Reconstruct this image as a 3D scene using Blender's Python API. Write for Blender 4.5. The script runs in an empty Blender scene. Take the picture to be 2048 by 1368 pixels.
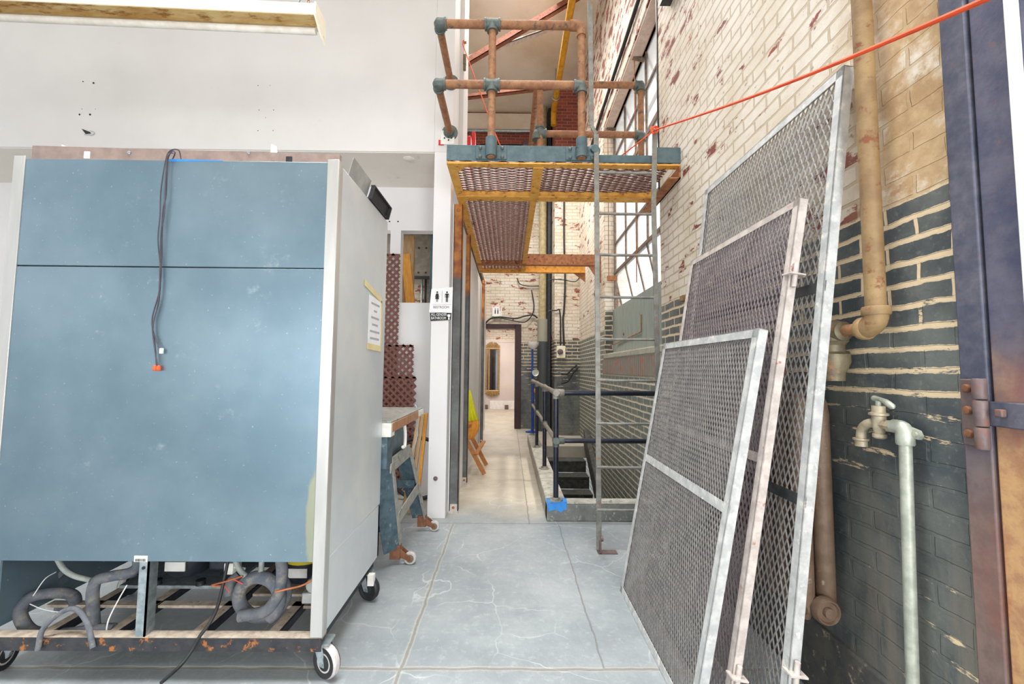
import bpy, bmesh, math, random
from mathutils import Vector, Matrix
random.seed(7)
D = bpy.data; S = bpy.context.scene; COL = S.collection
R_ = math.radians

# ------------------------------------------------------------------ camera
EYE = 1.336; FPX = 831.0
cd = D.cameras.new('camera'); cam = D.objects.new('camera', cd); COL.objects.link(cam)
cd.sensor_width = 36; cd.lens = 36*FPX/2048; cd.clip_start = .02
CR = Matrix.Rotation(-R_(.41), 3, 'Z') @ Matrix.Rotation(math.pi/2+R_(3.65), 3, 'X') @ Matrix.Rotation(R_(.5), 3, 'Z')
cam.matrix_world = Matrix.Translation((0, 0, EYE)) @ CR.to_4x4()
S.camera = cam

# ------------------------------------------------------------------ light
S.view_settings.view_transform = 'Standard'; S.view_settings.look = 'None'
S.view_settings.gamma = 1; S.view_settings.use_curve_mapping = False
S.view_settings.exposure = 0.24
S.cycles.max_bounces = 8; S.cycles.diffuse_bounces = 5; S.cycles.transparent_max_bounces = 12
S.cycles.sample_clamp_indirect = 6
w = D.worlds.new('daylight'); S.world = w; w.use_nodes = True
w.node_tree.nodes['Background'].inputs[0].default_value = (.95, .98, 1, 1)
w.node_tree.nodes['Background'].inputs[1].default_value = .95
def lamp(name, kind, loc, energy, direction=None, size=1, size_y=None, color=(1, 1, 1), angle=None, spread=None):
    l = D.lights.new(name, kind); o = D.objects.new(name, l); COL.objects.link(o); o.location = loc
    l.energy = energy; l.color = color
    if kind == 'AREA':
        l.size = size
        if size_y: l.shape = 'RECTANGLE'; l.size_y = size_y
    if kind == 'POINT': l.shadow_soft_size = size
    if angle: l.angle = angle
    if spread: l.spread = spread
    if direction: o.rotation_euler = Vector(direction).to_track_quat('-Z', 'Y').to_euler()
    return o
lamp('sun', 'SUN', (6, 2, 12), 5.0, (-.40, .12, -.90), color=(1, .93, .82), angle=R_(7))
lamp('front_fill', 'AREA', (-.8, -5.2, 1.25), 185, (.05, 1, -.05), 8, 2.5, (.97, .985, 1))  # unseen fill behind the camera, added to light the front
lamp('side_fill', 'AREA', (1.15, -.9, 1.6), 105, (-.8, 1.2, -.03), 1.4, 3, (.97, .985, 1))  # fill added at the right, brightens the refrigerator side and pillar
lamp('near_top_fill', 'AREA', (-.8, 1.0, 7.2), 140, (0, 0, -1), 4.5, 1.8, (.96, .985, 1), spread=R_(80))  # overhead fill added out of view for the near floor
lamp('corridor_top_fill', 'AREA', (.0, 5.6, 7.1), 145, (0, 0, -1), 1.4, 3.2, (1, .98, .95), spread=R_(125))  # added fill from above, lifts the corridor and platform
lamp('far_room_ceiling_lamp', 'AREA', (-.3, 11.6, 2.9), 95, (0, 0, -1), 1.6, 2.4, (1, .9, .82))
lamp('storage_fill', 'AREA', (-2.0, 5.15, 2.6), 9, (.9, .25, -.3), .5, .8, (1, .95, .88))  # unseen fill added to brighten the space behind the alcove openings
lamp('stair_fill', 'AREA', (.25, 7.0, 5.2), 45, (.1, .3, -1), .6, .6, (1, .93, .85))  # fill added to brighten the corridor by the stairs

# ------------------------------------------------------------------ helpers
def V(*a): return Vector(a if len(a) > 1 else a[0])
def P(px, py, Y=None, X=None, Z=None):
    d = CR @ Vector(((px-1024)/FPX, -(py-684)/FPX, -1))
    t = Y/d.y if Y is not None else X/d.x if X is not None else (Z-EYE)/d.z
    return Vector((0, 0, EYE)) + d*t
def W(y): return 1.27+.02*y                       # the right wall runs out a little with depth
def PW(px, py, off=0):
    d = CR @ Vector(((px-1024)/FPX, -(py-684)/FPX, -1))
    return Vector((0, 0, EYE)) + d*((1.27-off)/(d.x-.02*d.y))
def frame(d):
    d = d.normalized(); u = Vector((0, 0, 1)) if abs(d.z) < .9 else Vector((0, 1, 0))
    a = u.cross(d).normalized(); return a, d.cross(a).normalized(), d
class MB:
    def __init__(s): s.v = []; s.f = []
    def add(s, vs, fs):
        n = len(s.v); s.v += [Vector(p) for p in vs]; s.f += [tuple(i+n for i in f) for f in fs]; return s
    def box(s, x0, x1, y0, y1, z0, z1):
        return s.add([(x, y, z) for z in (z0, z1) for y in (y0, y1) for x in (x0, x1)],
                     [(0, 2, 3, 1), (4, 5, 7, 6), (0, 1, 5, 4), (2, 6, 7, 3), (0, 4, 6, 2), (1, 3, 7, 5)])
    def hexa(s, a, b, c, d, vec):                 # quad abcd swept by vec
        q = [Vector(p) for p in (a, b, c, d)]; vec = Vector(vec)
        return s.add(q+[p+vec for p in q], [(0, 3, 2, 1), (4, 5, 6, 7), (0, 1, 5, 4), (1, 2, 6, 5), (2, 3, 7, 6), (3, 0, 4, 7)])
    def bar(s, p0, p1, w, h, up=(0, 0, 1)):       # rectangular bar, w across, h along up
        p0, p1, up = Vector(p0), Vector(p1), Vector(up); d = (p1-p0).normalized()
        a = d.cross(up).normalized(); b = a.cross(d).normalized(); a *= w/2; b *= h/2
        return s.hexa(p0-a-b, p0+a-b, p0+a+b, p0-a+b, p1-p0)
    def angle(s, p0, p1, a, b, t=.005):           # L iron: legs along vectors a and b
        p0, p1, a, b = map(Vector, (p0, p1, a, b)); d = p1-p0
        s.hexa(p0, p0+a, p0+a+b.normalized()*t, p0+b.normalized()*t, d)
        return s.hexa(p0, p0+b, p0+b+a.normalized()*t, p0+a.normalized()*t, d)
    def prism(s, poly, vec):
        q = [Vector(p) for p in poly]; vec = Vector(vec); n = len(q)
        return s.add(q+[p+vec for p in q], [tuple(range(n))[::-1], tuple(range(n, 2*n))]+[(i, (i+1) % n, n+(i+1) % n, n+i) for i in range(n)])
    def tube(s, pts, r, seg=12, caps=True, closed=False):
        pts = [Vector(p) for p in pts]; n = len(pts); rr = r if isinstance(r, (list, tuple)) else [r]*n
        vs = []; a = None
        for i, p in enumerate(pts):
            if closed: d = pts[(i+1) % n]-pts[i-1]
            else: d = pts[min(i+1, n-1)]-pts[max(i-1, 0)]
            d.normalize()
            if a is None: a, b, _ = frame(d)
            else: a = (a-d*a.dot(d)).normalized(); b = d.cross(a)
            vs += [p+(a*math.cos(2*math.pi*k/seg)+b*math.sin(2*math.pi*k/seg))*rr[i] for k in range(seg)]
        fs = [(i*seg+k, i*seg+(k+1) % seg, ((i+1) % n)*seg+(k+1) % seg, ((i+1) % n)*seg+k) for i in range(n if closed else n-1) for k in range(seg)]
        if caps and not closed: fs += [tuple(range(seg))[::-1], tuple(range((n-1)*seg, n*seg))]
        return s.add(vs, fs)
    def cyl(s, p0, p1, r, seg=14): return s.tube([p0, p1], r, seg)
    def lathe(s, prof, p0, axis, seg=20):         # prof: (radius, distance along the axis)
        p0 = Vector(p0); a, b, d = frame(Vector(axis)); vs = []; n = len(prof)
        for r, t in prof: vs += [p0+d*t+(a*math.cos(2*math.pi*k/seg)+b*math.sin(2*math.pi*k/seg))*max(r, 1e-4) for k in range(seg)]
        fs = [(i*seg+k, i*seg+(k+1) % seg, (i+1)*seg+(k+1) % seg, (i+1)*seg+k) for i in range(n-1) for k in range(seg)]
        return s.add(vs, fs+[tuple(range(seg))[::-1], tuple(range((n-1)*seg, n*seg))])
    def build(s, name, m, parent=None, smooth=True, bevel=0, label=None):
        if parent is not None: org = ORG[parent.name]
        else:
            xs = [p.x for p in s.v]; ys = [p.y for p in s.v]
            org = Vector(((min(xs)+max(xs))/2, (min(ys)+max(ys))/2, min(p.z for p in s.v)))
        me = D.meshes.new(name); me.from_pydata([p-org for p in s.v], [], s.f)
        bm = bmesh.new(); bm.from_mesh(me); bmesh.ops.recalc_face_normals(bm, faces=bm.faces); bm.to_mesh(me); bm.free()
        me.materials.append(m)
        if smooth:
            me.polygons.foreach_set('use_smooth', [True]*len(me.polygons)); me.set_sharp_from_angle(angle=R_(38))
        o = D.objects.new(name, me); COL.objects.link(o)
        if parent is not None: o.parent = parent
        else: o.location = org
        ORG[o.name] = org
        if bevel:
            b = o.modifiers.new('bevel', 'BEVEL'); b.width = bevel; b.segments = 2; b.limit_method = 'ANGLE'; b.angle_limit = R_(40)
        if label: o['label'] = label
        return o
ORG = {}
def tag(o, label, cat, group=None):
    o['label'] = label; o['category'] = cat
    if group: o['group'] = group
    return o
def thing(name, label, cat, loc, group=None):
    o = D.objects.new(name, None); COL.objects.link(o); o.location = loc; o.empty_display_size = .1
    ORG[o.name] = Vector(loc); return tag(o, label, cat, group)
def struct(o): o['kind'] = 'structure'; return o
def spline(pts, n=8):
    pts = [Vector(p) for p in pts]; q = [pts[0]*2-pts[1]]+pts+[pts[-1]*2-pts[-2]]; out = []
    for i in range(1, len(q)-2):
        for k in range(n):
            t = k/n; a, b, c, d = q[i-1:i+3]
            out.append(.5*((2*b)+(c-a)*t+(2*a-5*b+4*c-d)*t*t+(3*b-a-3*c+d)*t**3))
    return out+[pts[-1]]
def expanded(mb, o, u, v, w, h, pu, pv, sw, th, skew=.5):
    """expanded metal: diamonds pu wide, pv tall over the w x h sheet spanned by unit vectors u, v"""
    o, u, v = Vector(o), Vector(u).normalized(), Vector(v).normalized(); n = u.cross(v)
    nu, nv = int(w/pu), int(h/pv*2); pu, hv = w/nu, h/nv
    for j in range(nv):
        for i in range(nu+1):
            x0 = (i+.5*(j % 2))*pu
            for sg in (-1, 1):
                x1 = x0+sg*pu/2
                if x0 > w+1e-6 or x1 < -1e-6 or x1 > w+1e-6: continue
                a = o+u*x0+v*(j*hv); b = o+u*x1+v*((j+1)*hv); d = (b-a).normalized()
                s = (n.cross(d)*1.0+n*skew*sg*0+n*skew).normalized()*sw/2; t = d.cross(s).normalized()*th/2
                k = len(mb.v); mb.v += [a-s-t, a+s-t, a+s+t, a-s+t, b-s-t, b+s-t, b+s+t, b-s+t]
                mb.f += [(k, k+1, k+5, k+4), (k+1, k+2, k+6, k+5), (k+2, k+3, k+7, k+6), (k+3, k, k+4, k+7)]
    return mb
def text(name, string, size, m, mat4, parent, squash=1):
    c = D.curves.new(name, 'FONT'); c.body = string; c.size = size; c.align_x = 'CENTER'; c.align_y = 'CENTER'; c.extrude = .0004
    t = D.objects.new(name, c); COL.objects.link(t); bpy.context.view_layer.update()
    me = D.meshes.new_from_object(t.evaluated_get(bpy.context.evaluated_depsgraph_get())); D.objects.remove(t)
    mat4 = mat4 @ Matrix.Diagonal((squash, 1, 1, 1)); me.transform(Matrix.Translation(-ORG[parent.name]) @ mat4)
    me.materials.clear(); me.materials.append(m); o = D.objects.new(name, me); COL.objects.link(o); o.parent = parent; ORG[o.name] = ORG[parent.name]
    return o
def face_mat(o, x, y):                            # matrix with text x and y directions
    x, y = Vector(x).normalized(), Vector(y).normalized(); z = x.cross(y)
    return Matrix(((x.x, y.x, z.x, o[0]), (x.y, y.y, z.y, o[1]), (x.z, y.z, z.z, o[2]), (0, 0, 0, 1)))

# ------------------------------------------------------------------ materials
def C(h):
    h = h.lstrip('#'); f = lambda c: c/12.92 if c <= .04045 else ((c+.055)/1.055)**2.4
    return tuple(f(int(h[i:i+2], 16)/255) for i in (0, 2, 4))+(1,)
class NT:
    def __init__(s, name):
        s.m = D.materials.new(name); s.m.use_nodes = True; s.t = s.m.node_tree; s.b = s.t.nodes['Principled BSDF']
    def n(s, typ, ins=None, out=0, **kw):
        k = s.t.nodes.new('ShaderNode'+typ)
        for a, b in kw.items(): setattr(k, a, b)
        for a, b in (ins or {}).items(): s.put(k.inputs[a], b)
        return k.outputs[out]
    def put(s, sock, v):
        if isinstance(v, bpy.types.NodeSocket): s.t.links.new(v, sock)
        else: sock.default_value = v
    def math(s, op, a, b=0, c=0, clamp=False):
        k = s.t.nodes.new('ShaderNodeMath'); k.operation = op; k.use_clamp = clamp
        for i, x in enumerate((a, b, c)): s.put(k.inputs[i], x)
        return k.outputs[0]
    def step(s, x, lo, hi):                       # smooth 0..1 between lo and hi
        return s.n('MapRange', {0: x, 1: lo, 2: hi, 3: 0., 4: 1.}, interpolation_type='SMOOTHSTEP')
    def mix(s, f, a, b):
        k = s.t.nodes.new('ShaderNodeMix'); k.data_type = 'RGBA'
        s.put(k.inputs[0], f); s.put(k.inputs[6], a); s.put(k.inputs[7], b); return k.outputs[2]
    def noise(s, vec, scale, detail=4, rough=.6, dist=0):
        return s.n('TexNoise', {'Vector': vec, 'Scale': scale, 'Detail': detail, 'Roughness': rough, 'Distortion': dist})
    def pos(s): return s.n('NewGeometry')
    def obj(s): return s.n('TexCoord', out=3)
    def xyz(s, v):
        k = s.t.nodes.new('ShaderNodeSeparateXYZ'); s.put(k.inputs[0], v); return k.outputs
    def vec(s, x, y, z=0.): return s.n('CombineXYZ', {0: x, 1: y, 2: z})
    def bump(s, h, strength, dist=.01): s.put(s.b.inputs['Normal'], s.n('Bump', {'Height': h, 'Strength': strength, 'Distance': dist}))
    def out(s, col, rough=.6, metal=0):
        s.put(s.b.inputs['Base Color'], col); s.put(s.b.inputs['Roughness'], rough); s.put(s.b.inputs['Metallic'], metal); return s.m
def mat(name, c1, c2=None, rough=.55, metal=0, scale=6, wear=None, thr=(.56, .66), wscale=9, bump=.15, bscale=60, stretch=(1, 1, 1)):
    scale *= 2.2; wscale *= 2.4
    t = NT(name); p = t.n('Mapping', {'Vector': t.obj(), 'Scale': stretch})
    col = C(c1)
    if c2: col = t.mix(t.step(t.noise(p, scale, 5), .35, .65), C(c1), C(c2))
    rg = rough
    if wear:
        k = t.step(t.noise(p, wscale, 8, .68), *thr); col = t.mix(k, col, C(wear)); rg = t.math('MULTIPLY_ADD', k, .25, rough, clamp=True)
    if bump: t.bump(t.noise(p, bscale, 3), bump, .004)
    return t.out(col, rg, metal)

def brick(name, axis, zdark=1.9, red=.62, redz=None, smear=False, cream=('#e9e2d6', '#d8cbb7')):
    t = NT(name); p = t.pos(); x, y, z = t.xyz(p); h = y if axis == 'Y' else x
    d = t.math('MULTIPLY', t.math('SUBTRACT', t.noise(p, 7, 3), .5), .022)
    d2 = t.math('MULTIPLY', t.math('SUBTRACT', t.noise(t.n('Mapping', {'Vector': p, 'Location': (5, 3, 1)}), 5, 3), .5), .03)
    uv = t.vec(t.math('ADD', h, d2), t.math('ADD', z, d))
    bt = t.t.nodes.new('ShaderNodeTexBrick')
    for k, v in {'Vector': uv, 'Color1': (0, 0, 0, 1), 'Color2': (1, 1, 1, 1), 'Mortar': (.5, .5, .5, 1), 'Scale': 1., 'Mortar Size': .0075, 'Mortar Smooth': .25, 'Brick Width': .215, 'Row Height': .0705}.items(): t.put(bt.inputs[k], v)
    rnd = bt.outputs['Color']; fac = bt.outputs['Fac']
    rnd = t.xyz(rnd)[0]
    fine = t.noise(p, 26, 6, .7)
    up = t.mix(t.step(t.noise(p, 2.2, 5), .35, .7), C(cream[0]), C(cream[1]))
    up = t.mix(t.math('MULTIPLY', fac, .75), up, C('#bda98b'))
    rc = t.mix(rnd, C('#a5503f'), C('#7f4038'))
    rc = t.mix(t.math('MULTIPLY', fac, .6), rc, C('#b49b86'))
    pn = t.math('ADD', t.math('MULTIPLY', t.noise(t.n('Mapping', {'Vector': p, 'Scale': (2.4, 2.4, 6)}), 1.5, 9, .68), .9), t.math('MULTIPLY', rnd, .12))
    if redz: pn = t.math('ADD', pn, t.math('MULTIPLY', t.step(z, *redz[:2]), redz[2]))
    up = t.mix(t.step(pn, red, red+.035), up, rc)
    up = t.mix(t.math('MULTIPLY', t.step(fine, .61, .68), .55), up, C('#6b5a4d'))
    if smear:
        k = t.math('MULTIPLY', t.step(t.math('ADD', y, t.math('MULTIPLY', t.noise(p, 4, 4), .35)), 1.78, 1.5), t.step(t.noise(p, 6, 7, .7), .28, .52))
        up = t.mix(k, up, t.mix(t.step(t.noise(p, 12, 6), .35, .7), C('#c9ab82'), C('#b08f68')))
    dk = t.mix(t.step(t.noise(p, 4, 6), .35, .65), C('#454c50'), C('#6a6e6a'))
    dk = t.mix(t.math('MULTIPLY', t.step(t.noise(p, 55, 3), .55, .75), .35), dk, C('#8b8f88'))
    dk = t.mix(t.math('MULTIPLY', t.step(z, 1.15, .5), t.step(t.noise(t.n('Mapping', {'Vector': p, 'Scale': (1, 3, .35)}), 3, 7, .65), .4, .62)), dk, C('#77736a'))
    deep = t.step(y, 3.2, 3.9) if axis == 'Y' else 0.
    if axis == 'Y': dk = t.mix(t.math('MULTIPLY', deep, .7), dk, t.mix(t.step(t.noise(p, 8, 5), .35, .65), C('#717d77'), C('#87928b')))  # paler green-grey paint by the window, partly window light put into the colour
    show = t.math('ADD', t.noise(t.n('Mapping', {'Vector': p, 'Scale': (2, 2, 7)}), 2.6, 8, .72), t.math('MULTIPLY', t.step(z, .75, 1.75), .30))
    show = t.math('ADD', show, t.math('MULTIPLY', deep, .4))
    fr_ = t.math('ABSOLUTE', t.math('SUBTRACT', t.math('FRACT', t.math('ADD', t.math('DIVIDE', t.math('ADD', z, d), .0705), .5)), .5))
    bed = t.step(fr_, .17, .11); hd = t.math('MULTIPLY', t.math('SUBTRACT', 1., bed), t.step(fac, .35, .7))
    wide = t.step(t.math('ADD', fr_, t.math('MULTIPLY', t.math('SUBTRACT', t.noise(p, 30, 5, .7), .5), .14)), .15, .12)
    jt = t.math('MAXIMUM', t.math('MULTIPLY', wide, t.step(show, .60, .65)), t.math('MULTIPLY', hd, t.step(t.math('ADD', show, t.math('MULTIPLY', t.step(z, 1.48, 1.62), .2)), .80, .85)))
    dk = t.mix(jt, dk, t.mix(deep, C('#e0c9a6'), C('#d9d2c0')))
    dk = t.mix(t.math('MULTIPLY', t.step(t.noise(p, 5, 8, .7), .68, .72), .8), dk, C('#b06a5a'))
    zz = t.math('ADD', z, t.math('ADD', t.math('MULTIPLY', t.math('SUBTRACT', fine, .5), .05), t.math('MULTIPLY', t.math('SUBTRACT', t.noise(p, 3, 2), .5), .06)))
    k = t.step(zz, zdark-.006, zdark+.006)
    t.bump(t.math('SUBTRACT', t.math('MULTIPLY', fine, .35), t.math('MULTIPLY', fac, .9)), .75, .012)
    return t.out(t.mix(k, dk, up), t.math('MULTIPLY_ADD', k, .3, .45))

M = {}
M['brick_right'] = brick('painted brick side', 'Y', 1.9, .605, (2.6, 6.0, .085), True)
M['brick_back'] = brick('painted brick end', 'X', 1.93, .59, (5.2, 5.9, .3), False, ('#dcd5c9', '#c6baa6'))
M['brick_reveal'] = brick('painted brick reveal', 'X', 2.2, .7)
def floor_mat():
    t = NT('slab concrete'); p = t.pos(); x, y, z = t.xyz(p)
    c = t.mix(t.step(t.noise(p, 1.1, 7, .65), .33, .68), C('#858d91'), C('#a2a8aa'))
    c = t.mix(t.math('MULTIPLY', t.step(t.noise(p, 22, 6, .7), .5, .75), .4), c, C('#c2c7c8'))
    c = t.mix(t.math('MULTIPLY', t.step(t.noise(p, 3.3, 6), .55, .75), .5), c, C('#757d82'))
    hall = t.math('MULTIPLY', t.step(t.math('ADD', y, t.math('MULTIPLY', t.noise(p, 2, 5), .8)), 4.0, 4.7), t.step(x, -1.5, -.6))
    c = t.mix(t.math('MULTIPLY', hall, .8), c, t.mix(t.step(t.noise(p, 3, 6), .3, .7), C('#b8ad9b'), C('#cdc3b0')))  # hallway slab paler and warmer, its warm window light put into the colour
    wv = t.n('VectorMath', {0: p, 1: t.n('VectorMath', {0: t.n('TexNoise', {'Vector': p, 'Scale': 2.2, 'Detail': 4.}, out=1), 3: .35}, operation='SCALE')}, operation='ADD')
    cr = t.n('TexVoronoi', {'Vector': wv, 'Scale': 2.3}, feature='DISTANCE_TO_EDGE')
    vein = t.math('MULTIPLY', t.step(cr, .012, .002), t.step(t.noise(p, 1.5, 3), .42, .6))
    c = t.mix(t.math('MULTIPLY', vein, .4), c, C('#dcdedc'))
    wob = t.math('MULTIPLY', t.math('SUBTRACT', t.noise(p, 6, 5), .5), .03)
    def line(s, at, wd): return t.step(t.math('ABSOLUTE', t.math('SUBTRACT', t.math('ADD', s, wob), at)), wd, wd*.45)
    near = t.math('LESS_THAN', y, 3.66); far = t.math('GREATER_THAN', y, 3.66)
    j = t.math('MULTIPLY', line(x, -.466, .009), near); j2 = t.math('MULTIPLY', line(x, .19, .009), far)
    j3 = t.math('MULTIPLY', line(x, .44, .006), t.math('MULTIPLY', near, t.math('GREATER_THAN', y, 1.94)))
    ys = line(y, 3.68, .010)
    for a in (1.94, 5.6, 7.2): ys = t.math('MAXIMUM', ys, line(y, a, .010))
    jj = t.math('MAXIMUM', t.math('MAXIMUM', j, j2), t.math('MAXIMUM', j3, ys))
    lt = t.math('MAXIMUM', t.math('MULTIPLY', line(x, -.466, .02), near), line(y, 1.94, .018))
    c = t.mix(t.math('MULTIPLY', lt, .3), c, C('#cfc6b4')); c = t.mix(t.math('MULTIPLY', jj, .6), c, C('#6d6a63'))
    t.bump(t.math('SUBTRACT', t.noise(p, 30, 6), jj), .25, .01)
    return t.out(c, t.math('MULTIPLY_ADD', t.noise(p, 5, 4), .3, .32))
M['floor'] = floor_mat()
def wall_mat(name, c1, c2, dirt):
    t = NT(name); p = t.pos()
    c = t.mix(t.step(t.noise(p, .9, 5), .35, .7), C(c1), C(c2))
    c = t.mix(t.math('MULTIPLY', t.step(t.noise(p, 7, 8, .7), .64, .72), .35), c, C(dirt))
    t.bump(t.noise(p, 40, 4), .08, .005); return t.out(c, .7)
M['pillar'] = wall_mat('white pillar paint', '#e8e6e6', '#e2dfdf', '#cfcac2')
M['white'] = wall_mat('white drywall', '#dedbd9', '#d6d3d1', '#cfcac2')
M['soffit'] = wall_mat('dusty soffit', '#ebe4da', '#ded6cb', '#a89c8c')
M['ceil'] = wall_mat('stained ceiling concrete', '#ece4d6', '#d8cab2', '#86745d')
M['farwall'] = wall_mat('far room panel', '#d9d0ca', '#cdc3bf', '#b08f72')
M['concrete'] = mat('curb concrete', '#b4b2a9', '#98978f', .75, scale=5, wear='#6f6f69', wscale=8, bump=.4)
M['dkconc'] = mat('dark stair concrete', '#55554f', '#3c3d3b', .7, scale=6, wear='#a89f8c', thr=(.62, .7))
M['plinth'] = mat('grimy plinth', '#5d5b54', '#47484a', .7, scale=4, wear='#a89880', thr=(.58, .7), bump=.5)
M['sillc'] = mat('sill concrete', '#b3b3a5', '#9d9f93', .8, bump=.4)
M['sillp'] = mat('peeling lintel plaster', '#d8c4b4', '#c9b2a2', .75, 0, 6, wear='#a5694c', thr=(.6, .68), bump=.4)
M['curbface'] = mat('dirty curb face', '#7b7c78', '#6a6c6a', .75, scale=5, wear='#a5a398', wscale=8, bump=.4)
M['galv'] = None
def galv(name, a, b, streak, rough=.42, metal=.55, stain=False):
    t = NT(name); p = t.pos(); o = p
    c = t.mix(t.step(t.noise(o, 1.6, 5), .3, .72), C(a), C(b))
    c = t.mix(t.math('MULTIPLY', t.step(t.noise(t.n('Mapping', {'Vector': o, 'Scale': streak}), 5, 8, .7), .6, .78), .4), c, C('#dfe8ea'))
    c = t.mix(t.math('MULTIPLY', t.step(t.noise(o, 90, 2), .68, .78), .35), c, C('#eef2f2'))
    if stain:
        x, y, z = t.xyz(p); e = t.math('ADD', t.math('POWER', t.math('MULTIPLY', t.math('ADD', x, .825), 22.), 2.), t.math('POWER', t.math('MULTIPLY', t.math('SUBTRACT', z, .66), 4.2), 2.))
        c = t.mix(t.math('MULTIPLY', t.step(t.math('ADD', e, t.noise(o, 12, 4)), 1.75, 1.2), .4), c, C('#c9bd7a'))
    t.bump(t.noise(o, 2.2, 2), .06, .02)
    return t.out(c, rough, metal)
M['galv'] = galv('galvanised back sheet', '#6d8491', '#8398a4', (1, 1, 1), .36, .6, True)
M['galv_side'] = galv('scuffed aluminium side', '#cdd6db', '#e6e9e8', (9, 9, .8), .4, .4)
M['alum'] = mat('brushed aluminium trim', '#d2d0cc', '#bdbcb9', .38, .6, 3, bump=.05, stretch=(1, 1, .15))
M['zinc'] = mat('zinc plated steel', '#b9c3c6', '#98a5aa', .38, .7, 14, bump=.1)
M['frame_galv'] = mat('galvanised angle iron', '#cfd0ce', '#b4b7b7', .5, .15, 9, wear='#ece6dc', thr=(.55, .68), bump=.2)
M['frame_rusty'] = mat('dusty angle iron', '#d3c9c2', '#b8aea8', .55, .1, 10, wear='#b0846e', thr=(.6, .68), bump=.3)
M['mesh_grey'] = mat('expanded steel grey', '#8f8b87', '#7d7a79', .5, .2, 9, bump=.1)
M['mesh_dark'] = mat('expanded steel dark', '#847779', '#776c70', .5, .2, 9, bump=.1)
M['blackbar'] = mat('black flat bar', '#33373a', '#484b4c', .4, .3, 8)
M['rustpipe'] = mat('rusted pipe', '#8f6145', '#a87a55', .7, .1, 8, wear='#665a50', thr=(.54, .66), bump=.4)
M['fitting'] = mat('grey green pipe fitting', '#56625f', '#686f6a', .55, .3, 12, wear='#8a5a3c', thr=(.6, .68), bump=.4)
M['teal'] = mat('teal grey painted channel', '#4a5d63', '#5c6e72', .5, .2, 5, wear='#33383a', thr=(.6, .7), bump=.25)
M['ochre'] = mat('ochre rust primer steel', '#e4ab50', '#d6983c', .6, .0, 7, wear='#a0602f', thr=(.55, .66), wscale=7, bump=.35)
M['rust'] = mat('brown rusted steel', '#96603f', '#b07850', .75, .1, 9, wear='#4e3a32', thr=(.56, .68), bump=.5)
M['brace'] = mat('dark red rusted brace', '#7d4a3a', '#945c46', .75, .1, 9, wear='#4e3a32', thr=(.58, .68), bump=.4)
M['grate'] = mat('rusted grating', '#6d4636', '#573a30', .55, .35, 12, wear='#b9a498', thr=(.6, .7), bump=.2)
M['ladder'] = mat('worn ladder steel', '#8c8c85', '#77756f', .5, .4, 8, wear='#9a6f58', thr=(.56, .68), bump=.2)
def col_mat():
    t = NT('half painted column steel'); p = t.pos(); x, y, z = t.xyz(p)
    lo = t.mix(t.step(t.noise(p, 5, 5), .35, .65), C('#6f7372'), C('#5b5a58')); hi = t.mix(t.step(t.noise(p, 7, 7), .35, .65), C('#c2803a'), C('#8a4f30'))
    lo = t.mix(t.step(t.noise(p, 9, 8, .7), .6, .68), lo, C('#8a6d58'))
    k = t.step(t.math('ADD', z, t.math('MULTIPLY', t.noise(p, 8, 5), .25)), 2.3, 2.36)
    t.bump(t.noise(p, 40, 4), .25, .004); return t.out(t.mix(k, lo, hi), .55, .2)
M['column'] = col_mat()
M['wired'] = mat('weathered window steel', '#8a7868', '#6c6158', .6, .2, 10, wear='#a8663f', thr=(.55, .66))
M['tanpipe'] = mat('tan painted rusty pipe', '#9a7f56', '#7e6343', .6, .05, 3, wear='#7d4b31', thr=(.54, .66), bump=.4)
M['brass'] = mat('dull green brass', '#80765c', '#6c6350', .5, .3, 14, wear='#a97d5c', thr=(.56, .66))
M['radiator'] = mat('brown radiator paint', '#64503f', '#75604f', .55, .1, 7, wear='#988a78', thr=(.6, .7), bump=.4)
M['spigot'] = mat('pale limed brass', '#b9ac93', '#a2957d', .5, .2, 14, wear='#b98a66', thr=(.6, .7))
M['galvpipe'] = mat('galvanised water pipe', '#b9bcae', '#9fa497', .5, .35, 12, bump=.15)
M['doorsteel'] = None
def door_mat(name, h1, h2, hw, l1, l2, lw, split):
    t = NT(name); p = t.pos(); x, y, z = t.xyz(p)
    hi = t.mix(t.step(t.noise(p, 9, 8, .7), .35, .7), C(h1), C(h2)); hi = t.mix(t.step(t.noise(p, 34, 8, .78), .56, .7), hi, C(hw))
    lo = t.mix(t.step(t.noise(p, 22, 8, .7), .35, .65), C(l1), C(l2))
    lo = t.mix(t.math('MULTIPLY', t.step(t.noise(t.n('Mapping', {'Vector': p, 'Scale': (1, 1, .3)}), 8, 6), .5, .7), .7), lo, C(lw))
    k = t.step(t.math('ADD', z, t.math('MULTIPLY', t.noise(p, 5, 6), .4)), split-.2, split+.25)
    t.bump(t.noise(p, 80, 4), .3, .003); return t.out(t.mix(k, lo, hi), .5, .1)
M['doorsteel'] = door_mat('blue door steel over rust', '#484c64', '#686676', '#7d5a58', '#cfa473', '#b48663', '#b8623f', 1.45)
M['jamb'] = door_mat('rusty blue jamb', '#454a5c', '#6c6a76', '#6e5660', '#857068', '#75605c', '#8f5a4c', 1.25)
M['hinge'] = mat('rusty hinge', '#786660', '#66595c', .55, .2, 12, wear='#85594a', thr=(.54, .68), bump=.3)
M['whitepaint'] = mat('white paint', '#f0f0ee', '#e4e4e2', .5, bump=.05)
M['orange'] = mat('orange rope', '#ff5a2a', '#e8501f', .6, bump=.2, bscale=300)
M['yellowpipe'] = mat('yellow gas pipe', '#d9a01f', '#c48a18', .5, 0, 6, wear='#6b4a1e', thr=(.6, .68))
M['browntrim'] = mat('dark brown door frame', '#3a1d20', '#2c1618', .45, bump=.1)
M['black'] = mat('black rubber', '#1d1e20', '#2a2b2e', .55, bump=.1)
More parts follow.
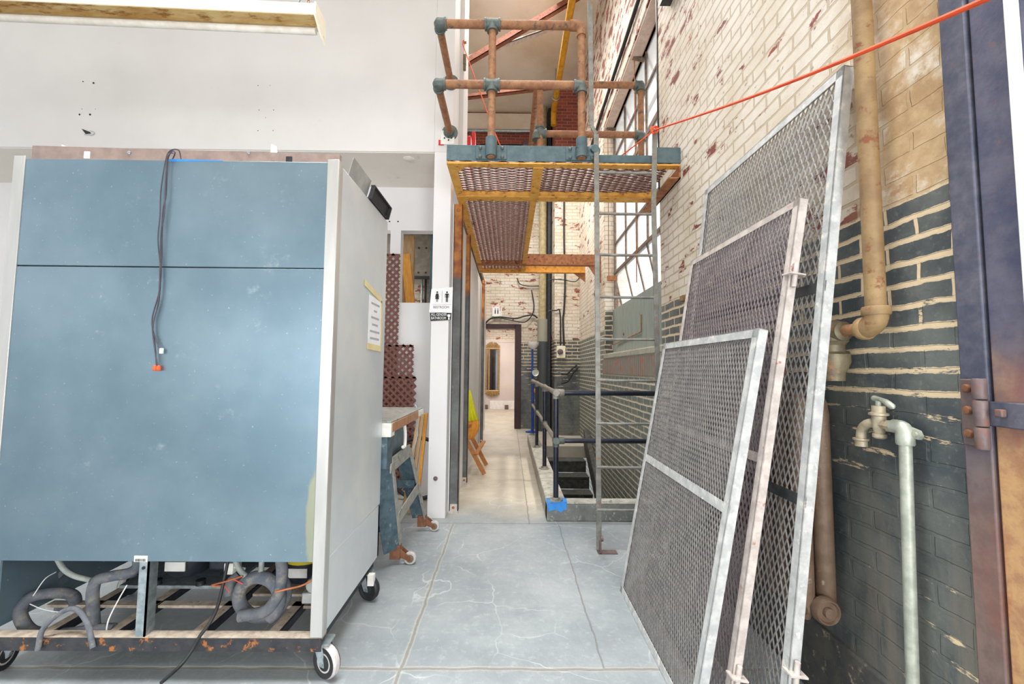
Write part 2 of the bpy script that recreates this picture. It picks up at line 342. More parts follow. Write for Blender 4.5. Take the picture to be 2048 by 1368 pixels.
M['blackgloss'] = mat('black railing paint', '#191c26', '#24283a', .28, .1, 9, wear='#5a5d68', thr=(.66, .74))
M['railtop'] = mat('worn railing fittings', '#9a9488', '#86837b', .5, .3, 10, wear='#5b5d60', thr=(.55, .65))
M['tape'] = mat('blue masking tape', '#2b7fd0', '#3a8cdb', .6, bump=.1)
M['hose'] = mat('dusty foam hose', '#565c66', '#6d6f74', .8, 0, 8, wear='#8d8778', thr=(.5, .68), bump=.4)
M['clearhose'] = mat('dull vinyl hose', '#9aa09a', '#7f857f', .45)
M['copper'] = mat('copper wire', '#c47a52', '#a8623f', .45, .5)
M['dark'] = mat('black painted metal', '#1b1f28', '#2a2f38', .5, .1, 10, bump=.1)
M['wire'] = mat('purple grey wire', '#4e4852', '#3c3840', .5, bump=0)
M['rail_dusty'] = mat('dusty base rail', '#c9bba8', '#a9998a', .75, 0, 14, wear='#7a4d35', thr=(.6, .68), bump=.3)
M['rail_face'] = mat('chipped black rail', '#2c2e33', '#3c3c3e', .6, .1, 9, wear='#a86a35', thr=(.56, .64), bump=.4)
M['label_white'] = mat('white label', '#eceae4', '#dddad2', .6, bump=0)
M['paper'] = mat('paper', '#f3f3f3', '#eaeaec', .75, bump=.05)
M['ink'] = mat('ink', '#232325', None, .7, bump=0)
M['greyink'] = mat('faded ink', '#a9adb8', None, .7, bump=0)
M['masking'] = mat('cream masking tape', '#e6d7a6', '#dcc98f', .7, bump=.1)
M['yellow'] = mat('yellow sticker', '#e8cf2e', None, .6, bump=0)
M['red'] = mat('red plastic', '#d92a2a', '#c02020', .45, bump=.05)
M['lattice'] = mat('brown plastic lattice', '#7d5246', '#6b4239', .55, 0, 9, bump=.15)
M['wood'] = mat('weathered wood sticks', '#b89a72', '#a07f58', .7, 0, 5, stretch=(6, 6, .6))
M['plank'] = mat('varnished pine', '#d79a3c', '#c4822a', .5, 0, 4, stretch=(6, 6, .7))
M['standwood'] = mat('orange stained wood', '#c07f42', '#aa6a32', .55, 0, 6)
M['green'] = mat('dark green machine paint', '#465a64', '#596e79', .45, .2, 8, wear='#8d9794', thr=(.58, .68), bump=.25)
M['greenpale'] = mat('worn grey machine edge', '#a7a49a', '#8e908c', .5, .2, 8, wear='#5c6a6a', thr=(.56, .68), bump=.2)
M['tabletop'] = mat('wood table edge', '#b98a68', '#a87654', .6, 0, 7, bump=.2)
M['castiron'] = mat('rusty caster', '#8a5c40', '#754c36', .7, .1, 10, bump=.3)
M['tyre'] = mat('pale caster tyre', '#cfc9c6', '#b4adaa', .55, 0, 8, bump=.1)
M['cream'] = mat('cream enamel', '#f3ecd9', '#ece3cb', .5, 0, 5, wear='#c07a30', thr=(.66, .72), bump=.1)
M['rustcream'] = mat('rusty reflector', '#a97b38', '#c7aa72', .6, 0, 4, wear='#8a5a20', thr=(.5, .64), stretch=(.3, 1, 1))
M['tube'] = mat('dusty fluorescent tube', '#e6e0d6', '#d8cfc2', .35, bump=.05)
M['brownmetal'] = mat('brown galvanised strip', '#a28d84', '#8f7c75', .45, .35, 6, bump=.1)
M['fgrey'] = mat('flap grey steel', '#b9bbb8', '#a3a5a3', .4, .4, 5, bump=.05)
M['cgrey'] = mat('bolted concrete panel', '#7d766b', '#6b655b', .7, 0, 6, bump=.3)
M['tealwood'] = mat('grey blue painted post', '#56707c', '#47616c', .6, 0, 6, wear='#b0a894', thr=(.63, .7))
M['panelgrey'] = mat('grey green board', '#8b9690', '#97a29b', .65, 0, 2, wear='#7d8880', thr=(.56, .66), wscale=5, stretch=(5, 5, .5), bump=.15)
M['conduit'] = mat('cream painted riser', '#b8ab84', '#a3946c', .6, 0, 6, wear='#6f5c3c', thr=(.6, .68), bump=.3)
M['sleeve'] = None
def sleeve_mat():
    t = NT('two tone riser sleeve'); p = t.pos(); z = t.xyz(p)[2]; k = t.step(t.math('ADD', z, t.math('MULTIPLY', t.noise(p, 9, 4), .04)), 1.94, 1.96)
    return t.out(t.mix(k, C('#454b4b'), t.mix(t.noise(p, 6, 5), C('#8d8e80'), C('#a09f90'))), .55)
M['sleeve'] = sleeve_mat()
M['gold'] = mat('antique gold frame', '#b79868', '#9a7a4c', .45, .4, 16, bump=.4)
M['blue'] = mat('blue lamp metal', '#1f4fae', '#173f90', .35, .2)
M['opal'] = mat('white lamp bowl', '#f4f3f0', '#e9e7e2', .4, bump=0)
M['clothy'] = mat('yellow cloth', '#f2ea2a', '#e2e81e', .8, bump=.2)
M['cloth'] = mat('orange cloth', '#f0a648', '#e89a3c', .8, bump=.2)
t = NT('old mirror'); M['mirror'] = t.out(C('#c8ccd0'), .06, 1)
t = NT('frosted wire glass'); x_ = t.n('BsdfTransparent', {0: (1, 1, 1, 1)}); y_ = t.n('BsdfTranslucent', {0: (.95, .95, .93, 1)})
k_ = t.n('MixShader', {0: .3, 1: x_, 2: y_}); t.t.links.new(k_, t.t.nodes['Material Output'].inputs[0]); M['glass'] = t.m

# ================================================================== THE SETTING
FB = 9.35                                          # far brick wall
m = MB()
m.box(-8, 2.2, -7, 3.745, -.2, 0); m.box(-8, .47, 3.745, 14.2, -.2, 0); m.box(.47, 2.2, 7.3, 14.2, -.2, 0)
struct(m.build('floor', M['floor'], smooth=False))
m = MB(); m.box(-8, 2.2, -6.6, FB+.3, 7.3, 7.5); struct(m.build('ceiling', M['ceil'], smooth=False))
m = MB(); m.box(-8, 2.2, -6.8, -6.5, 4.3, 7.3); struct(m.build('wall_rear_blocker', M['soffit'], smooth=False))  # unseen wall added so the refrigerator top reflects something darker
# big white drywall box over the alcove, with its end post
m = MB(); m.box(-8, -.72, 3.79, 4.6, 3.36, 7.3); m.box(-.72, -.545, 3.79, 4.6, 3.36, 7.3)
m.box(-.555, -.50, 4.2, 4.6, 3.2, 7.3)
wf = struct(m.build('wall_front', M['white'], smooth=False, bevel=.004))
m = MB(); m.box(-8, -.715, 3.80, 4.56, 3.352, 3.3595); struct(m.build('trim_1', M['soffit'], smooth=False))
pl = MB().box(-.715, -.555, 3.79, 3.95, 0, 3.36); struct(pl.build('wall_pillar', M['pillar'], smooth=False, bevel=.004))
h_ = MB()
for px, py, r in [(166, 163, .006), (187, 166, .010), (159, 229, .009), (180, 229, .010), (191, 218, .003), (164, 218, .003), (518, 220, .004), (547, 220, .004), (531, 235, .003), (516, 261, .004), (546, 261, .004), (516, 171, .004), (540, 171, .003)]:
    p = P(px, py, Y=3.789); h_.lathe([(r, 0), (r*.8, .002)], p, (0, -1, 0), 9)
p = P(176, 264, Y=3.789)
h_.prism([p+V(-.06, 0, .03), p+V(.02, 0, .0), p+V(.03, 0, -.015), p+V(-.02, 0, -.02)], (0, -.002, 0))
h_.build('screw_hole', M['ink'], wf, label='torn dark screw holes')
MB().tube(spline([p+V(-.03, -.004, -.025), p+V(.03, -.004, -.03), p+V(.06, -.004, -.02), p+V(.055, -.004, .0), p+V(.02, -.004, .01)]), .003, 6).build('paper_tear', M['greyink'], wf)
# alcove back wall with two openings
m = MB(); Y0, Y1 = 4.55, 4.67
m.box(-8, -1.55, Y0, Y1, 0, 3.36); m.box(-1.55, -.555, Y0, Y1, 0, 2.05); m.box(-1.55, -.555, Y0, Y1, 2.86, 3.36); m.box(-1.33, -1.215, Y0, Y1, 2.05, 2.86); m.box(-.80, -.555, Y0, Y1, 2.05, 2.86)
struct(m.build('wall_alcove', M['pillar'], smooth=False))
h_ = MB()
for px in (779, 796): h_.lathe([(.009, 0), (.007, .004)], P(px, 443, Y=4.549), (0, -1, 0), 10)
wa = D.objects['wall_alcove']; h_.build('bolt_hole', M['ink'], wa)
# corridor partition and an unseen slab behind it, added to keep the storage room dim
m = MB(); m.box(-.56, -.525, 3.96, FB, 0, 2.93); m.box(-.72, -.56, 3.96, 4.55, 0, .01)
struct(m.build('wall_left', M['pillar'], smooth=False))
m = MB(); m.box(-8, -.56, 4.68, FB, 3.2, 3.3); struct(m.build('shade_lid', M['cgrey'], smooth=False))
# room behind the alcove openings
m = MB(); m.box(-4, -.6, 5.6, 5.7, 2.56, 3.2); struct(m.build('wall_storage', M['cgrey'], smooth=False))
m = MB(); m.box(-4, -.6, 5.9, 6.05, 0, 2.8); struct(m.build('wall_storage_brick', M['brick_back'], smooth=False))
# far brick wall, doorway, brick pier
m = MB(); m.box(-6, -.72, FB, FB+.3, 0, 7.3); m.box(-.72, .19, FB, FB+.3, 2.29, 7.3); m.box(.19, 2.2, FB, FB+.3, 0, 7.3)
m.box(.93, 1.47, 8.45, FB, 0, 7.3)
struct(m.build('wall_back', M['brick_back'], smooth=False))
m = MB(); m.box(-6, .93, FB-.06, FB, 6.85, 7.25); struct(m.build('trim_3', M['ceil'], smooth=False, bevel=.01))
# right wall with the window hole
def rw(m, y0, y1, z0, z1, t=.35):
    m.hexa((W(y0), y0, z0), (W(y1), y1, z0), (W(y1), y1, z1), (W(y0), y0, z1), (t, 0, 0))
m = MB(); WN, WF, WS, WH = 3.63, 6.03, 1.56, 4.98
rw(m, -1.2, -.1, 0, 7.3); rw(m, -.1, 1.16, 3.4, 7.3); rw(m, 1.16, WN, -2.2, 7.3); rw(m, WN, WF, -2.2, WS); rw(m, WN, WF, WH, 7.3); rw(m, WF, FB, -2.2, 7.3)
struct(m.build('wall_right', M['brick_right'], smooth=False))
m = MB(); m.hexa((W(WF)+.004, WF-.006, WS), (W(WF)+.2, WF-.006, WS), (W(WF)+.2, WF-.006, WH), (W(WF)+.004, WF-.006, WH), (0, .006, 0))
struct(m.build('trim_4', M['brick_reveal'], smooth=False))
m = MB(); m.hexa((W(WN)-.012, WN-.02, 1.49), (W(WF)-.012, WF+.02, 1.49), (W(WF)-.012, WF+.02, WS-.01), (W(WN)-.012, WN-.02, WS-.01), (.34, 0, 0))
struct(m.build('trim_5', M['sillc'], smooth=False, bevel=.006))
m = MB()                                            # lintel: rusty angle under a sloped plaster head
m.hexa((W(WN), WN, WH-.07), (W(WF), WF, WH-.07), (W(WF)+.02, WF, WH+.0), (W(WN)+.02, WN, WH+.0), (.13, 0, 0))
struct(m.build('trim_6', M['sillp'], smooth=False))
m = MB(); m.hexa((W(WN)+.13, WN, WH-.075), (W(WF)+.13, WF, WH-.075), (W(WF)+.15, WF, WH+.01), (W(WN)+.15, WN, WH+.01), (.05, 0, 0)); struct(m.build('trim_12', M['rust'], smooth=False))
# soldier course under the sill
m = MB(); n = 34
for i in range(n):
    y0 = 3.68+i*.073; m.hexa((W(y0)-.006, y0, 1.27), (W(y0+.064)-.006, y0+.064, 1.27), (W(y0+.064)-.006, y0+.064, 1.48), (W(y0)-.006, y0, 1.48), (.02, 0, 0))
M['soldier'] = mat('soldier brick paint', '#85857c', '#96857a', .6, 0, 4, wear='#b07362', thr=(.54, .64), wscale=4, bump=.4)
struct(m.build('trim_7', M['soldier'], smooth=False, bevel=.005))
m = MB(); m.hexa((W(3.65)-.002, 3.65, 1.25), (W(6.15)-.002, 6.15, 1.25), (W(6.15)-.002, 6.15, 1.495), (W(3.65)-.002, 3.65, 1.495), (.01, 0, 0)); struct(m.build('trim_14', M['sillc'], smooth=False))
# grimy plinth along the near right wall
m = MB(); m.hexa((W(-1)-.035, -1, 0), (W(3.6)-.035, 3.6, 0), (W(3.6)-.018, 3.6, .29), (W(-1)-.018, -1, .29), (.1, 0, 0))
struct(m.build('baseboard_right', M['plinth'], smooth=False, bevel=.008))
# stairwell
m = MB(); m.box(.36, .47, 3.73, 7.3, -2.2, -.2); m.box(.47, 1.42, 3.62, 3.745, -2.2, -.2); m.box(.36, 1.5, 3.6, 7.3, -2.3, -2.2)
struct(m.build('wall_stairwell', M['dkconc'], smooth=False))
m = MB(); m.box(.345, .525, 3.74, 7.55, 0, .16); struct(m.build('trim_8', M['concrete'], smooth=False, bevel=.012))
m = MB(); m.box(.345, W(3.8)-.002, 3.732, 3.87, 0, .150); struct(m.build('trim_11', M['curbface'], smooth=False, bevel=.01))
m = MB(); m.box(.345, W(3.8)-.002, 3.732, 3.87, .150, .161); struct(m.build('trim_13', M['concrete'], smooth=False, bevel=.003))
st = MB()
for i in range(10):
    z = -.19*(i+1); y1 = 7.3-.28*i
    st.box(.475, 1.30, y1-.28, y1, z-.19 if i < 9 else z, z)
    st.box(.475, 1.30, y1-.285, y1-.262, z-.03, z+.002)
st.box(1.30, 1.395, 4.5, 7.3, -2.2, -1.9)
struct(st.build('stairs', M['dkconc'], smooth=False, bevel=.006))
m = MB(); m.hexa((1.31, 7.3, .02), (1.31, 4.5, -1.9), (1.31, 4.5, -1.5), (1.31, 7.3, .30), (.09, 0, 0)); struct(m.build('trim_9', M['dkconc'], smooth=False, bevel=.01))
# doorway frame
d2 = thing('door_2', 'dark brown frame of the open doorway to the far room', 'door', (-.2, FB, 0)); struct(d2)
m = MB(); m.box(.135, .275, FB-.035, FB+.32, 0, 2.335); m.build('jamb', M['browntrim'], d2, bevel=.006)
m = MB(); m.box(-.86, -.72, FB-.035, FB+.32, 0, 2.335); m.build('jamb', M['browntrim'], d2, bevel=.006)
m = MB(); m.box(-.72, .135, FB-.035, FB+.32, 2.24, 2.335); m.build('lintel', M['browntrim'], d2, bevel=.006)
# far room
m = MB(); m.box(-3, 1.6, 13.8, 13.95, 0, 2.28); struct(m.build('wall_far', M['farwall'], smooth=False))
m = MB(); m.box(-3, 1.6, 13.83, 13.98, 2.28, 3.2); struct(m.build('wall_far_brick', M['brick_back'], smooth=False))
m = MB(); m.box(-3.1, -3, FB+.3, 14, 0, 3.2); m.box(1.6, 1.7, FB+.3, 14, 0, 3.2); m.box(-3.1, 1.7, FB+.3, 14, 3.2, 3.3); struct(m.build('wall_far_side', M['farwall'], smooth=False))
m = MB(); m.box(-.62, 1.6, 13.78, 13.8, 0, .27); struct(m.build('baseboard_far', M['whitepaint'], smooth=False, bevel=.004))
m = MB(); m.box(-3, 1.6, 13.785, 13.8, 2.2, 2.28); m.box(.36, .39, 13.79, 13.8, .27, 2.2); struct(m.build('trim_10', M['farwall'], smooth=False))

# ================================================================== WINDOW
w1 = thing('window_1', 'tall steel industrial window with open sash and frosted panes', 'window', (W(4.8)+.17, 4.8, WS)); struct(w1)
def WX(y, off=.17): return W(y)+off
gy = [WF-.02, 5.416, 4.912, 4.494, 4.06, WN+.02]; gz = [WS, 2.74, 3.18, 3.97, 4.5, WH+.0]
m = MB()
for y in (gy[0], gy[-1]): m.box(WX(y)-.025, WX(y)+.025, y-.022, y+.022, WS, WH)
for z in (WS+.02, WH-.025): m.bar((WX(WN), WN, z), (WX(WF), WF, z), .05, .05)
m.build('window_frame', M['wired'], w1)
for y in gy[1:-1]:
    MB().box(WX(y)-.018, WX(y)+.018, y-.010, y+.010, 2.74, WH-.02).build('mullion', M['wired'], w1)
for z, h in ((2.74, .035), (3.18, .022), (3.97, .06), (4.5, .03)):
    MB().bar((WX(WN), WN+.02, z), (WX(WF), WF-.02, z), .04, h).build('transom', M['wired'], w1)
for i in range(5):
    for z0, z1 in zip(gz[1:-1], gz[2:]):
        y0, y1 = gy[i+1]+.01, gy[i]-.01
        MB().hexa((WX(y0), y0, z0+.015), (WX(y1), y1, z0+.015), (WX(y1), y1, z1-.015), (WX(y0), y0, z1-.015), (.004, 0, 0)).build('pane', M['glass'], w1, smooth=False)
def sash(z1, z0, kick, bars):                      # top-hung sash pushed out at the foot
    s = MB(); a, b = WX(WF)-.02, WX(WN)-.02; y0, y1 = WF-.05, WN+.05
    def pt(y, t): return V(WX(y)-.02+kick*t, y, z1+(z0-z1)*t)
    for t_ in (0, 1): s.bar(pt(y0, t_), pt(y1, t_), .035, .03)
    for y in bars: s.bar(pt(y, 0), pt(y, 1), .022, .022, (1, 0, 0))
    o = s.build('sash', M['wired'], w1)
    g = MB(); g.add([pt(y0, .02), pt(y1, .02), pt(y1, .98), pt(y0, .98)], [(0, 1, 2, 3)]); g.build('pane', M['glass'], o, smooth=False)
sash(2.74, 1.65, .24, gy[:1]+[5.416, 4.912, 4.494, 4.06, 3.68])
sash(4.92, 4.5, .16, [5.97, 5.4, 4.9, 4.45, 4.0])
for (a, b, zt, zb) in ((5.95, 5.95, 4.93, 2.66), (4.55, 4.55, 4.93, 2.3)):
    x = W(a)+.05
    m = MB(); m.cyl((x, a, zb), (x, a, zt), .006, 8); m.build('operating_rod', M['rust'], w1)
    m = MB(); m.prism([(x-.02, a-.03, zt), (WX(a), a-.03, zt+.01), (WX(a), a-.03, zt-.05), (x-.02, a-.03, zt-.02)], (0, .06, 0)); m.build('bracket', M['wired'], w1)
m = MB(); m.box(W(5.95)+.03, WX(5.95), 5.93, 5.97, 2.62, 2.69); m.build('bracket', M['rust'], w1)
m = MB(); m.hexa((WX(WN)-.05, WN+.01, WS+.01), (WX(WF)-.05, WF-.01, WS+.01), (WX(WF)-.05, WF-.01, 2.2), (WX(WN)-.05, WN+.01, 2.2), (.012, 0, 0))
bp = m.build('blanking_board', M['panelgrey'], w1, bevel=.003)
m = MB(); m.tube([(WX(4.6)-.06, 4.6, 1.95), (WX(4.6)-.06, 4.6, 1.76), (WX(5.7)-.06, 5.7, 1.70), (WX(5.95)-.1, 5.95, 1.68)], .006, 6); m.cyl((WX(5.4)-.06, 5.4, 1.8), (WX(5.4)-.05, 5.4, 1.8), .02, 8)
m.build('latch_rod', M['rust'], bp)
MB().box(W(3.66)-.01, W(3.66)+.17, 3.625, 3.645, 2.9, WH).build('edge_angle', M['blackbar'], w1)

# ================================================================== STEEL DOOR (right edge)
d1 = thing('door_1', 'rust and blue steel door leaf hung at the right edge', 'door', (1.29, .8, 0)); struct(d1)
def yb(m, y0, y1, z0, z1, x0, x1):                 # block on the right wall, x measured from its face
    return m.hexa((W(y0)+x0, y0, z0), (W(y1)+x0, y1, z0), (W(y1)+x0, y1, z1), (W(y0)+x0, y0, z1), (x1-x0, 0, 0))
yb(MB(), 1.106, 1.175, 0, 3.4, -.012, .06).build('jamb', M['jamb'], d1, bevel=.004)
yb(MB(), .0, 1.100, 0, 3.4, -.006, .04).build('leaf', M['doorsteel'], d1, bevel=.004)
yb(MB(), .985, 1.012, 0, 3.4, -.016, -.006).build('edge_strip', M['whitepaint'], d1, label='white strip', bevel=.002)  # narrow white strip standing proud of the leaf
yb(MB(), -.1, 0, 0, 3.4, -.012, .06).build('jamb', M['jamb'], d1, bevel=.004)
hn = yb(MB(), 1.128, 1.168, 1.135, 1.318, -.022, -.012).build('hinge_plate', M['hinge'], d1, bevel=.003)
for z in (1.292, 1.232, 1.168): MB().lathe([(.012, 0), (.012, .004), (.009, .008), (.003, .009)], (W(1.15)-.022, 1.148, z), (-1, 0, 0), 14).build('bolt', M['castiron'], hn)
m = MB(); x = W(1.11)-.028
for z0, z1 in ((1.132, 1.19), (1.193, 1.262), (1.265, 1.32)): m.lathe([(.013, 0), (.015, .003), (.015, z1-z0-.003), (.013, z1-z0)], (x, 1.112, z0), (0, 0, 1), 16)
m.build('hinge_barrel', M['hinge'], hn)
st_ = yb(MB(), .80, 1.105, 1.195, 1.26, -.018, -.006).build('hinge_strap', M['jamb'], d1, bevel=.003)
yb(MB(), 1.060, 1.078, 1.222, 1.242, -.032, -.018).build('square_nut', M['hinge'], st_, bevel=.003)

# ================================================================== REFRIGERATOR
fr = thing('refrigerator', 'large galvanised commercial refrigerator seen from its open-bottomed back', 'refrigerator', (-1.5, 2.25, 0))
FX0, FX1, FY0, FY1, FT = -2.245, -.785, 1.85, 2.62, 2.268
m = MB(); m.box(FX0, FX1, FY0+.03, FY1, .50, FT); m.box(FX1-.02, FX1, FY0+.03, FY1, .19, .5); m.box(FX0, FX0+.02, FY0+.03, FY1, .19, .5); m.box(FX0, FX1, FY1-.03, FY1, .19, .5)
m.build('cabinet', M['galv_side'], fr, bevel=.004)
MB().box(FX0+.045, FX1-.048, FY0-.004, FY0+.03, 1.778, FT).build('back_panel', M['galv'], fr, bevel=.002)
MB().box(FX0+.045, FX1-.048, FY0-.004, FY0+.03, .498, 1.773).build('back_panel', M['galv'], fr, bevel=.002)
for x0, x1 in ((FX0-.005, FX0+.045), (FX1-.048, FX1+.004)):
    m = MB(); m.box(x0, x1, FY0-.008, FY0+.0, .19, FT+.012); m.box(x1-.004 if x1 > -1 else x0, x1 if x1 > -1 else x0+.004, FY0, FY0+.04, .19, FT+.012)
    m.build('corner_trim', M['alum'], fr, bevel=.002)
m = MB(); m.box(FX0, FX1, FY0-.002, FY0+.045, .178, .186); m.build('base_rail', M['rail_dusty'], fr)
m = MB(); m.box(FX0, FX1, FY0-.006, FY0+.0, .132, .184); m.build('base_rail', M['rail_face'], fr, label='chipped black face of the base rail')
for x in (-2.0, -1.72, -1.35, -1.02):
    MB().box(x-.022, x+.022, FY0+.045, FY1-.03, .165, .178).build('cross_rail', M['rail_dusty'], fr)
    MB().box(x+.024, x+.034, FY0+.045, FY1-.03, .145, .178).build('cross_rail', M['dark'], fr)
MB().box(FX0+.02, FX1-.02, FY0+.25, FY0+.29, .165, .178).build('cross_rail', M['rail_dusty'], fr)
MB().box(-1.28, -.82, FY0+.33, FY1-.05, .18, .192).build('motor_tray', M['rail_dusty'], fr)
MB().box(-1.95, -1.40, FY0+.33, FY1-.05, .215, .23).build('motor_tray', M['zinc'], fr)
m = MB(); m.box(FX0+.02, FX1-.02, FY1-.05, FY1-.03, .14, .5); m.box(FX1-.035, FX1-.02, FY0+.06, FY1-.05, .14, .5); m.box(FX0+.02, FX1-.02, FY0+.03, FY1-.03, .492, .50); m.build('dark_liner', M['dark'], fr)  # added dark panels, the compartment's inner shade put into their colour
MB().box(FX0+.02, FX0+.03, FY0+.05, FY1-.05, .19, .492).build('side_liner', M['galv'], fr)
m = MB(); m.box(-1.575, -1.535, FY0+.0, FY0+.006, .186, .505); m.box(-1.541, -1.535, FY0+.0, FY0+.05, .186, .505); sd = m.build('stud', M['zinc'], fr)
MB().lathe([(.007, 0), (.007, .002)], (-1.556, FY0-.001, .47), (0, -1, 0), 10).build('stud_hole', M['ink'], sd)
sk = MB().box(-1.595, -1.538, FY0-.0055, FY0-.004, .497, .522).build('barcode_sticker', M['label_white'], fr)
m = MB(); x = -1.589
while x < -1.545:
    wd = random.choice((.0012, .002, .003)); m.box(x, x+wd, FY0-.0062, FY0-.0055, .499, .510); x += wd+random.choice((.0015, .0025))
m.build('barcode', M['ink'], sk)
def compressor(x, y, z):
    c = MB().lathe([(.05, 0), (.085, .015), (.1, .05), (.1, .13), (.085, .175), (.04, .2), (.001, .205)], (x, y, z), (0, 0, 1), 24).build('compressor', M['dark'], fr)
    MB().box(x-.05, x+.05, y-.104, y-.098, z+.055, z+.10).build('rating_label', M['label_white'], c)
    MB().lathe([(.1015, .115), (.1015, .135)], (x, y, z), (0, 0, 1), 24).build('warning_label', M['yellow'], c)
    for sx in (-1, 1): MB().lathe([(.022, 0), (.018, .012), (.022, .024)], (x+sx*.11, y-.07, z-.024), (0, 0, 1), 12).build('rubber_foot', M['black'], c)
compressor(-1.66, 2.26, .255); compressor(-1.06, 2.28, .216)
for x in (-1.42, -.86):
    MB().box(x-.05, x+.05, 2.12, 2.2, .33, .42).build('relay_box', M['dark'], fr, bevel=.012)
m = MB(); m.box(-.95, -.87, 2.0, 2.2, .24, .29); m.cyl((-.90, 2.0, .32), (-.90, 2.2, .33), .035); m.build('fan_motor', M['fgrey'], fr, bevel=.006)
m = MB(); m.box(-1.3, -1.26, 1.98, 2.05, .38, .43); m.cyl((-1.27, 2.0, .41), (-1.21, 1.99, .40), .008, 8); m.build('plug_socket', M['label_white'], fr, bevel=.004)
g = MB(); expanded(g, (-1.5, 2.42, .25), (1, 0, 0), (0, 0, 1), .3, .24, .012, .014, .003, .002); g.build('condenser_grille', M['dark'], fr)
def hose(name, pts, r, m_, par=fr, seg=14): return MB().tube(spline([P(a, b, Y=c) for a, b, c in pts]), r, seg).build(name, m_, par)
hose('drain_hose', [(228, 1258, 1.93), (190, 1260, 1.92), (120, 1268, 1.93), (62, 1262, 1.95), (40, 1225, 1.97), (60, 1196, 2.0), (100, 1186, 2.03), (140, 1188, 2.08), (150, 1205, 2.12), (120, 1215, 2.16)], .024, M['hose'])
hose('drain_hose', [(188, 1254, 1.93), (186, 1215, 1.93), (186, 1180, 1.93), (196, 1160, 1.94), (225, 1152, 1.96), (258, 1146, 1.98), (276, 1132, 2.0), (276, 1112, 2.0)], .023, M['hose'])
hose('vinyl_tube', [(114, 1116, 1.93), (128, 1138, 1.93), (150, 1152, 1.93), (182, 1160, 1.93)], .011, M['clearhose'])
hose('drain_hose', [(80, 1175, 2.1), (85, 1150, 2.12), (105, 1142, 2.14), (125, 1150, 2.16)], .02, M['hose'])
hose('thin_cable', [(76, 1300, 1.83), (84, 1262, 1.84), (108, 1235, 1.85), (138, 1218, 1.86), (158, 1222, 1.86), (176, 1250, 1.85), (186, 1296, 1.83)], .010, M['hose'])
hose('zip_tie', [(212, 1268, 1.9), (217, 1240, 1.9), (234, 1205, 1.91), (254, 1170, 1.92)], .0028, M['whitepaint'], fr, 6)
hose('zip_tie', [(66, 1192, 1.95), (90, 1158, 1.98), (112, 1144, 2.02)], .002, M['whitepaint'], fr, 6)
hose('zip_tie', [(60, 1208, 1.95), (85, 1218, 1.93), (120, 1224, 1.9), (148, 1218, 1.88)], .002, M['whitepaint'], fr, 6)
c0 = P(505, 1209, Y=1.92); ring = []
for k in range(30):
    a = 2*math.pi*k/29*1.25-.9; ring.append(c0+V(math.cos(a)*.100, .03+.06*k/29, math.sin(a)*.094))
MB().tube(ring, .028, 16).build('drain_hose', M['hose'], fr)
hose('drain_hose', [(480, 1232, 1.93), (530, 1222, 1.93), (556, 1190, 1.94), (564, 1150, 1.95), (562, 1110, 1.96)], .025, M['hose'])
hose('drain_hose', [(460, 1190, 2.02), (462, 1165, 2.03), (478, 1150, 2.05)], .022, M['hose'])
hose('vinyl_tube', [(468, 1112, 1.98), (480, 1140, 1.97), (500, 1156, 1.97), (520, 1148, 1.97), (524, 1112, 1.98)], .012, M['clearhose'])
hose('copper_wire', [(637, 1152, 1.9), (606, 1170, 1.9), (575, 1178, 1.9), (550, 1184, 1.89)], .0045, M['copper'], fr, 8)
hose('copper_wire', [(486, 1152, 1.92), (455, 1162, 1.92), (423, 1171, 1.93), (448, 1172, 1.94)], .004, M['copper'], fr, 8)
hose('copper_wire', [(458, 1184, 1.95), (449, 1168, 1.95), (462, 1158, 1.95), (486, 1168, 1.94)], .002, M['orange'], fr, 6)
pc = hose('power_cord', [(458, 1112, 1.97), (448, 1160, 1.94), (436, 1210, 1.90), (420, 1245, 1.86), (400, 1272, 1.83), (384, 1300, 1.82), (360, 1332, 1.78), (322, 1366, 1.70)], .007, M['black'], fr, 10)
def caster(x, y, ang, par, r=.068, ty='tyre'):
    c = MB(); ca, sa = math.cos(ang), math.sin(ang); ax = V(ca, sa, 0); tr = V(-sa, ca, 0)*.028
    for s_ in (-1, 1):
        q = V(x, y, 0)+ax*s_*.024
        c.prism([q+V(-.02, 0, .145), q+V(.02, 0, .145), q+tr+V(0, 0, r-.012)+V(-sa, ca, 0)*.014, q+tr+V(0, 0, r-.012)-V(-sa, ca, 0)*.014], ax*s_*.003)
    c.box(x-.04, x+.04, y-.035, y+.035, .143, .150); c.cyl(V(x, y, .136), V(x, y, .145), .03)
    c.cyl(V(x, y, r)+tr-ax*.032, V(x, y, r)+tr+ax*.032, .009, 10)
    o = c.build('caster', M['zinc'], par)
    wv = MB().lathe([(r*.62, -.018), (r*.9, -.018), (r, -.010), (r, .010), (r*.9, .018), (r*.62, .018)], V(x, y, r)+tr, ax, 28).build('wheel', M[ty], o)
    MB().lathe([(.012, -.024), (r*.3, -.024), (r*.35, -.016), (r*.55, -.016), (r*.64, -.0205), (r*.9, -.0205), (r*.9, .0205), (r*.64, .0205), (r*.55, .016), (r*.3, .024), (.012, .024)], V(x, y, r)+tr, ax, 28).build('hub', M['black'], o)
caster(-.80, 1.90, -2.05, fr); caster(-.82, 2.50, -2.0, fr, .068, 'black'); caster(-2.2, 1.89, .2, fr); caster(-2.2, 2.5, 0, fr)
MB().box(-.79, -.755, 2.44, 2.47, .10, .16).build('brake_tab', M['label_white'], fr)
m = MB(); a = P(65, 291, Y=1.95); b_ = P(680, 309, Y=1.95)
m.hexa((a.x, 1.95, FT-.01), (b_.x, 1.95, FT-.01), (b_.x, 1.95, b_.z), (a.x, 1.95, a.z), (0, .02, 0)); tpn = m.build('top_fascia', M['brownmetal'], fr)
